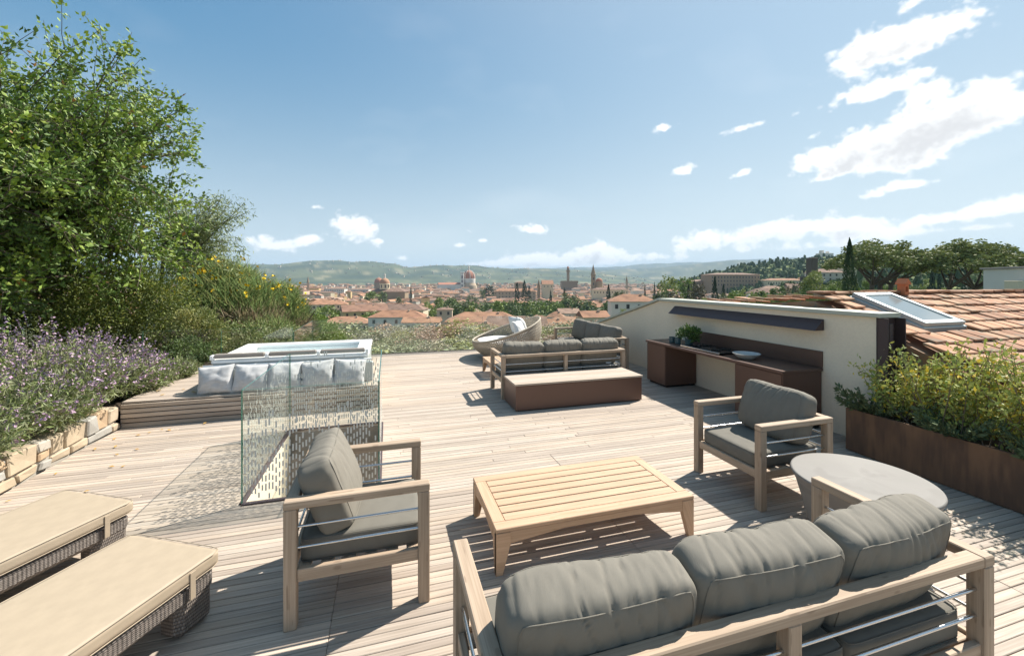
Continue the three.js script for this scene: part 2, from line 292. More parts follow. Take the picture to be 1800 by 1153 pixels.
// knife-edged throw pillow in the xy plane
function pillow(w, h, d, seed, wr = 0.012) {
  const n = 20, pos = [], idx = [], uv = [];
  for (const s of [1, -1]) for (let j = 0; j <= n; j++) for (let i = 0; i <= n; i++) {
    const u = i / n * 2 - 1, v = j / n * 2 - 1;
    const e = Math.pow(Math.max(0, (1 - u * u) * (1 - v * v)), 0.42);
    const x = u * w / 2 * (1 - 0.09 * (1 - v * v) * Math.abs(u)), y = v * h / 2 * (1 - 0.09 * (1 - u * u) * Math.abs(v));
    const k = pn(x * 7 + seed * 5, y * 7, s + seed) * wr + (1 - Math.abs(pn(x * 13 + y * 6 + seed, y * 9 - x * 4, seed)) * 2) * wr * 0.6;
    pos.push(x, y, s * (e * d / 2 + k * e)); uv.push(x, y);
  }
  const N = (n + 1) * (n + 1);
  for (let s = 0; s < 2; s++) for (let j = 0; j < n; j++) for (let i = 0; i < n; i++) { const a = s * N + j * (n + 1) + i, b = a + 1, c = a + n + 1, e = c + 1; if (s === 0) idx.push(a, b, e, a, e, c); else idx.push(a, e, b, a, c, e); }
  const g = new THREE.BufferGeometry(); g.setAttribute('position', new THREE.Float32BufferAttribute(pos, 3)); g.setAttribute('uv', new THREE.Float32BufferAttribute(uv, 2)); g.setIndex(idx); g.computeVertexNormals(); return g;
}

// ---------- terrace: deck of boards ----------
const ground0 = -0.02;
{
  const deck = new THREE.Group(); deck.name = uniq('deck'); deck.userData = { kind: 'structure' }; scene.add(deck);
  const R = rng(5), all = [];
  const cuts = [-3.28, -2.3, -0.3, 1.7, 3.7, 5.35];
  const holes = [{ x0: -1.19, x1: -0.09, z0: -5.90, z1: -4.06 }];
  for (let k = 0; k < 222; k++) {
    const z1 = 1.5 - k * 0.0578, z0 = z1 - 0.0538, zc = (z0 + z1) / 2;
    for (let c = 0; c < cuts.length - 1; c++) {
      const jit = q => (zc < -4.3 && q > 0 && q < cuts.length - 1) ? (hash2(k, q) - 0.5) * 1.3 : 0; let x0 = cuts[c] + jit(c), x1 = cuts[c + 1] + jit(c + 1);
      if (zc < -6.62) { if (x1 <= -0.12) { if (zc > -9.1 || x1 < -1.75) continue; x0 = Math.max(x0, -1.75); } else if (x0 < -0.12) x0 = zc > -9.1 ? -0.118 : x0; }
      if (zc < -11.28) continue;
      let spans = [[x0, x1]];
      for (const h of holes) if (zc > h.z0 && zc < h.z1) spans = spans.flatMap(([a, b]) => b <= h.x0 || a >= h.x1 ? [[a, b]] : [[a, h.x0], [h.x1, b]].filter(q => q[1] - q[0] > 0.03));
      for (const [a, b] of spans) all.push({ a: a + 0.0008, b: b - 0.0008, z: zc, y: -0.0125 + (R() - 0.5) * 0.003, m: Math.floor(R() * 5), t: (R() - 0.5) * 0.004 });
    }
  }
  for (const q of all) { const x = (q.a + q.b) / 2, Z = Math.max(0.3, x * Math.sin(YAW) - q.z * Math.cos(YAW)), X = x * Math.cos(YAW) + q.z * Math.sin(YAW); q.s = (q.b - q.a) / (Z * Z) * (q.z > -0.9 || Math.abs(X) > Z * 1.7 ? 0.01 : 1); }
  all.sort((p, q) => q.s - p.s);
  const cache = {}, rest = [[], [], [], [], []];
  all.forEach((q, i) => {
    const L = q.b - q.a;
    if (i < 300) { const key = L.toFixed(3) + '_' + (i % 6); cache[key] = cache[key] || bx(L, 0.025, 0.0538, 0, 0, 0, 0.003); const m = part('board', cache[key], M.deck[q.m], deck); m.position.set((q.a + q.b) / 2, q.y, q.z); }
    else rest[q.m].push(bx(L, 0.025, 0.0538, (q.a + q.b) / 2, q.y, q.z, 0.003));
  });
  rest.forEach((r, i) => { const m = part('far_boards', merge(r), M.deck[i], deck); m.userData.kind = 'stuff'; });
  // solid dark slabs, standing in for the shaded void under the boards
  structure('deck_void_slab', merge([bb(-3.3, -1.95, -0.25, -0.07, -11.3, 1.5, 0.001), bb(-0.09, 5.35, -0.25, -0.07, -11.3, 1.5, 0.001), bb(-1.951, -1.19, -0.25, -0.071, -11.3, 1.5, 0.001), bb(-1.19, -0.09, -0.25, -0.07, -4.08, 1.5, 0.001), bb(-1.19, -0.09, -0.25, -0.07, -11.3, -5.88, 0.001)]), M.soil);
  part('deck_edge', bb(-1.75, 5.35, -0.25, 0.004, -11.32, -11.285, 0.003), M.deck[1], deck);
}
// stairwell
{
  const sw = new THREE.Group(); sw.name = uniq('stairwell'); sw.userData = { kind: 'structure' }; scene.add(sw);
  part('wall', bb(-1.30, -1.175, -2.6, -0.03, -5.87, -4.08, 0.003), M.plaster, sw);
  part('wall', bb(-0.095, 0.02, -2.6, -0.075, -5.87, -4.08, 0.003), M.plaster, sw);
  part('wall', bb(-1.30, 0.02, -2.6, -0.03, -5.98, -5.872, 0.003), M.taupe, sw);  // far wall in a darker tone: the shade of the well as colour
  part('wall', bb(-1.30, 0.02, -2.6, -0.03, -4.078, -3.98, 0.003), M.plaster, sw);
  part('floor', bb(-1.30, 0.02, -2.75, -2.602, -5.98, -3.98, 0.003), M.deck[1], sw);
  for (let k = 0; k < 7; k++) part('tread', bb(-1.17, -0.1, -0.42 - k * 0.3, -0.37 - k * 0.3, -4.1 - k * 0.2, -4.4 - k * 0.2, 0.004), M.deck[k % 5], sw);
}
// raised platform
{
  const pf = new THREE.Group(); pf.name = uniq('platform'); pf.userData = { kind: 'structure' }; scene.add(pf);
  for (let k = 0; k < 43; k++) { const z = -6.64 - k * 0.0578; if (z < -9.05) break; const mid = z < -6.98 && z > -8.62; for (const [a, b] of mid ? [[-3.28, -2.42]] : [[-3.28, -1.75], [-1.746, -0.385]]) part('board', bx(b - a, 0.025, 0.0538, (a + b) / 2, 0.318, z, 0.003), M.deck[(k * 3) % 5], pf); }
  for (let k = 0; k < 3; k++) part('board', bb(-0.38 + k * 0.087, -0.30 + k * 0.087, 0.305, 0.3305, -9.05, -6.61, 0.003), M.deck[(k * 2 + 1) % 5], pf);
  for (let k = 0; k < 5; k++) part('fascia_board', bb(-3.28, -0.12, 0.004 + k * 0.061, 0.054 + k * 0.061, -6.61, -6.585, 0.003), M.deck[(k * 3 + 1) % 5], pf);
  for (let k = 0; k < 5; k++) part('side_board', bb(-0.145, -0.121, 0.002 + k * 0.061, 0.057 + k * 0.061, -9.05, -6.612, 0.003), M.deck[(k * 3 + 2) % 5], pf);
  part('core', bb(-3.27, -0.15, -0.05, 0.30, -9.04, -6.62, 0.002), M.soil, pf);
}
// ---------- hot tub with its front rail ----------
{
  const t = thing('hot_tub', 'white square hot tub set in the raised wooden platform', 'hot tub', null, -1.35, 0.33, -7.8);
  const w = 1.05, d = 0.8, H = 0.42;                    // half sizes
  part('skirt', merge([bb(-w, w, 0.002, H - 0.06, d - 0.05, d, 0.004), bb(-w, w, 0.002, H - 0.06, -d, -d + 0.05, 0.004), bb(-w, -w + 0.05, 0.002, H - 0.06, -d + 0.05, d - 0.05, 0.004), bb(w - 0.05, w, 0.002, H - 0.06, -d + 0.05, d - 0.05, 0.004)]), M.greyMetal, t);
  part('rim', merge([bb(-w - 0.02, w + 0.02, H - 0.058, H, d - 0.2, d + 0.02, 0.012), bb(-w - 0.02, w + 0.02, H - 0.058, H, -d - 0.02, -d + 0.2, 0.012), bb(-w - 0.02, -w + 0.2, H - 0.057, H + 0.001, -d + 0.2, d - 0.2, 0.012), bb(w - 0.2, w + 0.02, H - 0.057, H + 0.001, -d + 0.2, d - 0.2, 0.012)]), M.acrylic, t);
  part('basin', merge([bb(-w + 0.2, w - 0.2, H - 0.32, H - 0.27, -d + 0.2, d - 0.2, 0.01), bb(-w + 0.15, -w + 0.2, -0.30, H - 0.06, -d + 0.2, d - 0.2, 0.01), bb(w - 0.2, w - 0.15, -0.30, H - 0.06, -d + 0.2, d - 0.2, 0.01), bb(-w + 0.15, w - 0.15, -0.30, H - 0.06, -d + 0.15, -d + 0.2, 0.01), bb(-w + 0.15, w - 0.15, -0.30, H - 0.06, d - 0.2, d - 0.15, 0.01)]), M.acrylic, t);
  part('water', bb(-w + 0.2, w - 0.2, H - 0.085, H - 0.07, -d + 0.2, d - 0.2, 0.002), M.water, t);
  for (let k = 0; k < 3; k++) part('headrest_bar', bb(-w + 0.02 + k * 0.70, -w + 0.66 + k * 0.70, H + 0.02, H + 0.085, d - 0.04, d + 0.03, 0.012), M.taupe, t);
  for (let k = 0; k < 4; k++) part('bracket', bb(-w - 0.03 + k * 0.70, -w + 0.015 + k * 0.70, H + 0.001, H + 0.07, d - 0.06, d + 0.045, 0.008), M.acrylic, t);
  const bench = part('backrest_panel', bb(-w - 0.12, w + 0.08, 0.003, 0.30, d + 0.022, d + 0.10, 0.008), M.greyMetal, t);
  part('rail', rod([-w - 0.1, 0.34, d + 0.06], [w + 0.06, 0.34, d + 0.06], 0.016, 10), M.acrylic, t);
}
{
  const words = ['first pale grey linen pillow from the planting bed, against the hot tub', 'second grey linen pillow from the planting bed, against the hot tub', 'middle grey linen pillow of the five against the hot tub', 'fourth grey linen pillow from the planting bed, against the hot tub', 'grey linen pillow nearest the deck end of the hot tub row'];
  for (let k = 0; k < 5; k++) { const m = solo('throw_pillow', pillow(0.47, 0.41, 0.20, 3 + k * 1.7, 0.022), M.linen, words[k], 'pillow', 'linen pillows along the hot tub'); m.position.set(-2.29 + k * 0.435, 0.505, -6.78 + (k % 2) * 0.012); m.rotation.set(-0.30 - (k % 3) * 0.05, (k % 3 - 1) * 0.12, [0.06, -0.05, 0.03, 0.08, -0.07][k]); }
}
// ---------- stone retaining wall with single stones ----------
{
  const w = thing('stone_wall', 'low rough stone retaining wall along the flower bed', 'wall');
  const R = rng(19); let z = -6.58;
  part('mortar', bb(-3.50, -3.315, -0.2, 0.27, -6.57, 0.8, 0.01), M.stone[1], w);
  const rowsAt = [[0.0, 0.10], [0.105, 0.30]];
  for (const [y0, y1] of rowsAt) { z = -6.57; while (z < 0.7) { const L = y1 - y0 > 0.15 ? 0.16 + R() * 0.34 : 0.12 + R() * 0.3; const tall = y1 - y0 > 0.15 && R() < 0.35; const hh = y1 - y0;
      const put = (a, b, c, e) => { const g = bx(0.20, b - a - 0.014, e - c - 0.016, 0, 0, 0, 0.012), P = g.attributes.position, s = R() * 50; for (let i = 0; i < P.count; i++) { const x = P.getX(i), y = P.getY(i), q = P.getZ(i); P.setXYZ(i, x + pn(x * 3 + s, y * 9, q * 7) * 0.03, y + pn(x * 3, y * 5 + s, q * 6) * 0.022, q + pn(x * 3, y * 9, q * 3 + s) * 0.03); } g.computeVertexNormals(); const m = part('stone', g, M.stone[Math.floor(R() * 5)], w); m.position.set(-3.385 + (R() - 0.5) * 0.02, (a + b) / 2, (c + e) / 2); };
      if (tall) { put(y0, y0 + hh * 0.45, z, z + L); put(y0 + hh * 0.45, y1 + (R() - 0.5) * 0.02, z, z + L); } else put(y0, y1 + (y1 > 0.2 ? (R() - 0.5) * 0.03 : 0), z, z + L);
      z += L; } }
}
// ---------- glass balustrades ----------
function dashes(L, h, seed) {
  const R = rng(seed), P = [], I = [];
  for (let x = 0.02; x < L - 0.01; x += 0.0262) { const off = R() * 0.08; for (let y = 0.02 + off; y < h - 0.05; y += 0.078) { const f = y / h, keep = f < 0.45 ? 0.96 : f < 0.85 ? lerp(0.95, 0.12, (f - 0.45) / 0.4) : 0.06; if (R() > keep) continue; const l = 0.042 + R() * 0.02, w = 0.0125, k = P.length / 3; P.push(x, y, 0, x + w, y, 0, x + w, y + l, 0, x, y + l, 0); I.push(k, k + 1, k + 2, k, k + 2, k + 3); } }
  const g = new THREE.BufferGeometry(); g.setAttribute('position', new THREE.Float32BufferAttribute(P, 3)); g.setIndex(I); g.computeVertexNormals(); return g;
}
function balustrade(name, label, x0, z0, x1, z1, h, frit, panes, group) {
  const L = Math.hypot(x1 - x0, z1 - z0), t = thing(name, label, 'balustrade', group, x0, 0, z0, -Math.atan2(z1 - z0, x1 - x0));
  for (let k = 0; k < panes; k++) {
    const a = L / panes * k + (k ? 0.006 : 0), b = L / panes * (k + 1);
    const p = part('pane', bb(a, b, 0.012, h, -0.006, 0.006, 0.001), M.glass, t);
    part('edge', merge([bb(a, b, h + 0.0003, h + 0.0015, -0.004, 0.004, 0.0002), bb(a - 0.003, a - 0.0005, 0.012, h, -0.0062, 0.0062, 0.0005), bb(b + 0.0005, b + 0.003, 0.012, h, -0.0062, 0.0062, 0.0005)]), M.glassEdge, t);
    if (frit) { const g = dashes(b - a, h, 11 + k + Math.round(x0 * 100)); g.translate(a, 0.012, 0.0075); const m = part('printed_dashes', g, M.frit, t); m.userData.kind = 'stuff'; }
  }
  part('slot_strip', bb(0, L, 0.001, 0.014, -0.022, 0.022, 0.002), M.darkBrown, t);  // flat dark strip in place of a shaded open slot along the pane
  return t;
}
balustrade('glass_balustrade', 'front glass pane with printed dashes around the stairwell, behind the armchair', -1.18, -4.05, -0.08, -4.05, 0.97, true, 1);
balustrade('glass_balustrade', 'glass pane with printed dashes on the flower bed side of the stairwell', -1.18, -5.86, -1.18, -4.06, 0.97, true, 1);
balustrade('glass_balustrade', 'glass pane with printed dashes along the deck side of the stairwell', -0.075, -4.06, -0.075, -5.86, 0.97, true, 1);
balustrade('glass_balustrade', 'glass pane with printed dashes at the platform end of the stairwell', -1.17, -5.87, -0.085, -5.87, 0.97, true, 1);
balustrade('glass_balustrade', 'long clear glass balustrade along the far edge of the deck', -1.74, -11.26, 5.3, -11.26, 0.9, false, 5);
balustrade('glass_balustrade', 'clear glass balustrade running from the deck edge towards the hot tub', -1.76, -9.12, -1.76, -11.25, 0.9, false, 1);
balustrade('glass_balustrade', 'clear glass balustrade behind the hot tub', -4.2, -9.1, -1.78, -9.1, 0.98, false, 2);
// ---------- furniture with wooden frames and steel rods ----------
const AH = 0.70, PW = 0.065;
function seatFrame(t, W, D, midPosts) {
  const hw = W / 2, hd = D / 2;
  for (const sx of [-1, 1]) for (const sz of [-1, 1]) part('leg', bb(sx * hw, sx * (hw - PW), 0, AH - 0.046, sz * hd, sz * (hd - PW), 0.004), M.frame, t);
  for (const sx of [-1, 1]) part('armrest', bb(sx * (hw + 0.001), sx * (hw - PW - 0.001), AH - 0.0455, AH, -hd - 0.001, hd + 0.001, 0.005), M.frame, t);
  part('back_rail', bb(-hw + PW + 0.001, hw - PW - 0.001, AH - 0.0455, AH - 0.0005, hd - PW, hd, 0.005), M.frame, t);
  for (const sx of [-1, 1]) { part('side_rail', bb(sx * (hw - 0.012), sx * (hw - 0.042), 0.25, 0.32, -hd + PW, hd - PW, 0.004), M.frame, t); for (const y of [0.43, 0.545]) part('rod', rod([sx * (hw - PW / 2), y, -hd + PW - 0.01], [sx * (hw - PW / 2), y, hd - PW + 0.01], 0.0075), M.steel, t); }
  for (const sz of [-1, 1]) part('cross_rail', bb(-hw + PW, hw - PW, 0.25, 0.32, sz * (hd - 0.012), sz * (hd - 0.042), 0.004), M.frame, t);
  const stops = [-hw + PW - 0.01, ...Array.from({ length: midPosts }, (_, k) => -hw + W / (midPosts + 1) * (k + 1)), hw - PW + 0.01];
  for (let k = 0; k < stops.length - 1; k++) for (const y of [0.43, 0.545]) part('rod', rod([stops[k], y, hd - PW / 2], [stops[k + 1], y, hd - PW / 2], 0.0075), M.steel, t);
  for (let k = 1; k <= midPosts; k++) { const x = stops[k]; part('back_post', bb(x - 0.03, x + 0.03, 0.0, AH - 0.047, hd - PW + 0.003, hd - 0.003, 0.004), M.frame, t); part('leg', bb(x - 0.03, x + 0.03, 0.0, 0.249, -hd + 0.005, -hd + 0.06, 0.004), M.frame, t); }
  for (let k = 0; k < 6; k++) part('seat_slat', bb(-hw + 0.045, hw - 0.045, 0.285, 0.305, -hd + 0.06 + k * (D - 0.19) / 5, -hd + 0.13 + k * (D - 0.19) / 5, 0.003), M.frame, t);
}
function upholstery(t, W, D, n, seed, tilt = 0.30, lift = 0) {
  const iw = W - 2 * PW - 0.02, cw = iw / n;
  for (let k = 0; k < n; k++) {
    const c = cushion(cw - 0.006, D - 0.10, 0.135, { p: 16, bulge: 0.010, wr: 0.003, seed: seed + k, seg: [26, 20, 8], edge: 0.92 });
    const s = part('seat_cushion', c.geo, M.seat, t); s.rotation.x = -Math.PI / 2; s.position.set(-iw / 2 + cw * (k + 0.5), 0.375, -0.015);
    part('piping', c.seams, M.seat, s);
  }
  for (let k = 0; k < n; k++) {
    const c = cushion(cw + 0.012, 0.47, 0.20, { p: 6.5, bulge: 0.035, wr: 0.0105, seed: seed + 10 + k * 2.3, seg: [64, 40, 14], sag: 0.02, edge: 1 });
    const s = part('back_cushion', c.geo, M.cushion, t); s.rotation.set(tilt, (k - (n - 1) / 2) * 0.03 + (hash2(seed, k) - 0.5) * 0.06, (hash2(seed + k, 7) - 0.5) * 0.05);
    s.position.set(-iw / 2 + cw * (k + 0.5), 0.44 + 0.212 + lift, D / 2 - 0.205);
    part('piping', c.seams, M.cushion, s);
  }
}
{
  const L = thing('armchair', 'wooden armchair with grey cushions by the glass stairwell and sun loungers', 'armchair', null, -0.15, 0, -2.895, -Math.PI / 2);
  seatFrame(L, 0.75, 0.78, 0); upholstery(L, 0.75, 0.78, 1, 3, 0.36);
  const Rr = thing('armchair', 'wooden armchair with grey cushions beside the round concrete table', 'armchair', null, 3.33, 0, -3.115, Math.PI / 2);
  seatFrame(Rr, 0.79, 0.80, 0); upholstery(Rr, 0.79, 0.80, 1, 21, 0.30, 0.02);
  const s1 = thing('sofa', 'wooden three seat sofa with grey cushions facing the slatted coffee table', 'sofa', null, 1.415, 0, -1.55, 0);
  seatFrame(s1, 2.25, 0.78, 1); upholstery(s1, 2.25, 0.78, 3, 31, 0.26);
  const s2 = thing('sofa', 'wooden three seat sofa with its back to the brown storage box', 'sofa', null, 2.85, 0, -6.83, 0);
  seatFrame(s2, 2.22, 0.78, 1); upholstery(s2, 2.22, 0.78, 3, 47, 0.26);
  const s3 = thing('sofa', 'wooden sofa with grey cushions standing along the plaster wall', 'sofa', null, 4.42, 0, -8.78, Math.PI / 2);
  seatFrame(s3, 2.2, 0.78, 1); upholstery(s3, 2.2, 0.78, 3, 63, 0.2, 0.03);
}
// ---------- slatted coffee tables ----------
function coffeeTable(label, x, z, W, D) {
  const t = thing('coffee_table', label, 'coffee table', null, x, 0, z), hw = W / 2, hd = D / 2, H = 0.30, bw = 0.085;
  for (const s of [-1, 1]) { part('top_border', bb(-hw, hw, H - 0.026, H, s * hd, s * (hd - bw), 0.004), M.teak, t); part('top_border', bb(s * hw, s * (hw - bw), H - 0.0262, H - 0.0002, -hd + bw + 0.001, hd - bw - 0.001, 0.004), M.teak, t); }
  const n = 6, pitch = (D - 2 * bw) / n;
  for (let k = 0; k < n; k++) part('slat', bb(-hw + bw + 0.002, hw - bw - 0.002, H - 0.017, H - 0.001, -hd + bw + k * pitch + 0.008, -hd + bw + (k + 1) * pitch - 0.005, 0.003), M.teak, t);
  for (const x0 of [-0.25, 0.25]) part('bearer', bb(x0 * W * 0.66 - 0.025, x0 * W * 0.66 + 0.025, H - 0.055, H - 0.0275, -hd + 0.03, hd - 0.03, 0.003), M.teak, t);
  for (const s of [-1, 1]) {
    const a = prism([[-hw + 0.1, H - 0.027], [hw - 0.1, H - 0.027], [hw - 0.1, H - 0.105], [hw * 0.35, H - 0.066], [-hw * 0.35, H - 0.066], [-hw + 0.1, H - 0.105]], 0.026, 0.002); a.translate(0, 0, s * (hd - 0.018) - 0.013); part('apron', a, M.teak, t);
    const b = prism([[-hd + 0.1, H - 0.027], [hd - 0.1, H - 0.027], [hd - 0.1, H - 0.10], [0, H - 0.066], [-hd + 0.1, H - 0.10]], 0.026, 0.002); b.rotateY(Math.PI / 2); b.translate(s * (hw - 0.018) - 0.013, 0, 0); part('apron', b, M.teak, t);
    for (const q of [-1, 1]) {
      const g = prism([[0, H - 0.027], [0.10, H - 0.027], [0.10, H - 0.10], [0.045, 0], [0, 0]], 0.034, 0.003); if (s > 0) g.scale(-1, 1, 1);
      const gg = g.index ? g : g; if (s > 0) { const P = gg.attributes.position, arr = P.array; for (let i = 0; i < P.count; i += 3) for (let c = 0; c < 3; c++) { const v = arr[(i + 1) * 3 + c]; arr[(i + 1) * 3 + c] = arr[(i + 2) * 3 + c]; arr[(i + 2) * 3 + c] = v; } gg.computeVertexNormals(); }
      gg.translate(s < 0 ? -hw + 0.002 : hw - 0.002, 0, q < 0 ? -hd + 0.002 : hd - 0.036); 
      const e = prism([[0, H - 0.028], [0.085, H - 0.028], [0.085, H - 0.09], [0.04, 0.001], [0, 0.001]], 0.030, 0.002); e.rotateY(q < 0 ? -Math.PI / 2 : Math.PI / 2); e.translate(s < 0 ? (q < 0 ? -hw + 0.034 : -hw + 0.004) : (q < 0 ? hw - 0.004 : hw - 0.034), 0, q < 0 ? -hd + 0.004 : hd - 0.004);
      part('leg', merge([gg, e]), M.teak, t);
    }
  }
  return t;
}
coffeeTable('low slatted teak coffee table between the two armchairs', 1.425, -2.985, 1.52, 0.75);
coffeeTable('low slatted teak table in front of the far sofas', 2.66, -8.21, 1.52, 0.75);
// ---------- round concrete table ----------
{
  const pts = [[0, 0], [0.285, 0], [0.292, 0.008], [0.40, 0.40], [0.428, 0.455], [0.432, 0.468], [0.428, 0.478], [0.418, 0.48], [0, 0.48]].map(p => new THREE.Vector2(...p));
  const t = thing('round_table', 'round grey concrete side table with a tapered body', 'table', null, 3.28, 0, -2.19);
  part('body', new THREE.LatheGeometry(pts, 72), M.concrete, t);
}
// ---------- storage box ----------
{
  const t = thing('storage_box', 'long brown metal storage box with a wooden lid behind the sofa', 'storage box', null, 2.81, 0, -6.09);
  part('body', bb(-1.04, 1.04, 0.012, 0.365, -0.31, 0.31, 0.005), M.brown, t);
  part('foot', bb(-1.0, 1.0, 0.0, 0.0115, -0.28, 0.28, 0.001), M.black, t);
  for (let k = 0; k < 6; k++) part('lid_board', bb(-1.055, 1.055, 0.370, 0.398, -0.32 + k * 0.1072, -0.32 + k * 0.1072 + 0.104, 0.003), M.deck[[2, 0, 3][k % 3]], t);
}
// ---------- sun loungers ----------
function lounger(label, cx, cz) {                     // foot-end centre, long axis runs towards the camera's left
  const t = thing('sun_lounger', label, 'sun lounger', null, cx, 0, cz, Math.atan2(-0.49, 0.87));
  const c = cushion(0.66, 1.95, 0.075, { p: 34, bulge: 0.004, wr: 0.0012, seed: cx * 3, seg: [30, 60, 6], edge: 0.95 });
  const m = part('mattress', c.geo, M.canvas, t); m.rotation.x = Math.PI / 2; m.position.set(0, 0.325, 0.975); part('piping', c.seams, M.canvas, m);
  part('frame', bb(-0.315, 0.315, 0.165, 0.283, 0.02, 1.95, 0.03), M.wicker, t);
  for (const [x, z] of [[-1, 0.13], [1, 0.13], [-1, 1.82], [1, 1.82]]) part('leg', bx(0.15, 0.29, 0.21, x * 0.235, 0.145, z, 0.035), M.wicker, t);
  for (const x of [-1, 1]) part('strap', merge([bb(x * 0.331, x * 0.336, 0.20, 0.345, 0.16, 0.19, 0.001)]), M.canvas, t);
  return t;
}
lounger('wicker sun lounger with beige mattress beside the wooden armchair', -1.2, -2.95);
lounger('wicker sun lounger with beige mattress nearer the stone wall', -1.98, -3.74);

// ---------- plaster wall with coping, outdoor kitchen ----------
{
  const w = thing('plaster_wall', 'cream plaster wall with a pale metal coping and sloping far end', 'wall');
  // outline in (z, y), pushed along x
  const prof = [[-3.42, -0.2], [-3.42, 1.47], [-7.4, 1.47], [-9.6, 0.86], [-11.25, 0.42], [-11.25, -0.2]];
  const g = prism(prof.map(([z, y]) => [-z, y]), 0.26); g.rotateY(Math.PI / 2); g.translate(5.352, 0, 0); part('wall_body', g, M.plaster, w);
  const cop = prism([[3.36, 1.472], [7.42, 1.472], [9.62, 0.862], [11.26, 0.424], [11.26, 0.474], [9.63, 0.912], [7.43, 1.522], [3.36, 1.522]], 0.34, 0.004); cop.rotateY(Math.PI / 2); cop.translate(5.31, 0, 0); part('coping', cop, M.coping, w);
  part('end_cladding', merge([bb(5.345, 5.64, 0.0, 1.468, -3.42, -3.405, 0.003), bb(5.345, 5.36, 0.0, 1.466, -3.404, -3.30, 0.003), bb(5.625, 5.64, 0.0, 1.466, -3.404, -3.30, 0.003), bb(5.47, 5.53, 0.0, 1.40, -3.404, -3.36, 0.003)]), M.darkBrown, w);
}
{
  const k = thing('outdoor_kitchen', 'brown metal outdoor kitchen counter with two cabinets against the plaster wall', 'kitchen counter', null, 0, 0, 0);
  part('worktop', bb(4.66, 5.34, 0.735, 0.775, -6.88, -4.02, 0.006), M.brown, k);
  for (const [z0, z1] of [[-6.86, -6.32], [-4.78, -4.04]]) { const c = part('cabinet', bb(4.69, 5.335, 0.04, 0.734, z0, z1, 0.004), M.brown, k); part('plinth', bb(4.73, 5.32, 0.0, 0.039, z0 + 0.02, z1 - 0.02, 0.002), M.black, c); part('door', bb(4.678, 4.6895, 0.05, 0.725, z0 + 0.008, z1 - 0.008, 0.002), M.brown, c); }
  part('backsplash', bb(5.325, 5.349, 0.776, 0.985, -6.55, -4.03, 0.003), M.brown, k);
  const hob = thing('gas_hob', 'black glass hob with a steel front edge on the brown counter', 'hob', null, 4.98, 0.776, -5.55);
  part('plate', bb(-0.24, 0.24, 0.012, 0.03, -0.42, 0.42, 0.004), M.black, hob); part('steel_edge', bb(-0.255, -0.2405, 0.008, 0.034, -0.43, 0.43, 0.002), M.steel, hob);
  for (const [x, z] of [[-0.1, -0.22], [0.1, -0.22], [-0.1, 0.2], [0.1, 0.2]]) part('grate', merge([bb(x - 0.09, x + 0.09, 0.0305, 0.046, z - 0.006, z + 0.006, 0.002), bb(x - 0.006, x + 0.006, 0.031, 0.047, z - 0.09, z + 0.09, 0.002)]), M.black, hob);
  part('foot', bb(-0.2, 0.2, 0.0, 0.0115, -0.38, 0.38, 0.001), M.black, hob);
  const bowl = new THREE.LatheGeometry([[0, 0.012], [0.07, 0.012], [0.075, 0], [0.09, 0], [0.13, 0.03], [0.185, 0.075], [0.178, 0.078], [0.12, 0.036], [0, 0.02]].map(p => new THREE.Vector2(...p)), 40);
  const b = solo('bowl', bowl, M.ceramic, 'wide pale ceramic bowl on the brown counter next to the hob', 'bowl'); b.position.set(4.93, 0.7755, -4.82);
  for (let i = 0; i < 2; i++) { const c = solo('cup', new THREE.LatheGeometry([[0, 0], [0.045, 0], [0.05, 0.01], [0.052, 0.105], [0.047, 0.105], [0.044, 0.015], [0, 0.012]].map(p => new THREE.Vector2(...p)), 24), M.glaze, i ? 'dark teal glazed cup next to the potted herb' : 'dark teal glazed cup nearer the counter end', 'cup', null); c.position.set(4.90, 0.7755, -6.42 + i * 0.155); }
  const hood = thing('wall_hood', 'long dark brown wedge shaped hood shelf fixed on the plaster wall', 'hood');
  const g = prism([[0, 0], [0.16, 0], [0.005, 0.14], [0, 0.14]], 2.9, 0.003); g.scale(-1, 1, 1); { const a = g.attributes.position.array; for (let i = 0; i < a.length; i += 9) for (let c = 0; c < 3; c++) { const v = a[i + 3 + c]; a[i + 3 + c] = a[i + 6 + c]; a[i + 6 + c] = v; } g.computeVertexNormals(); }
  g.translate(5.348, 1.255, -6.92); part('hood_body', g, M.darkBrown, hood);
}
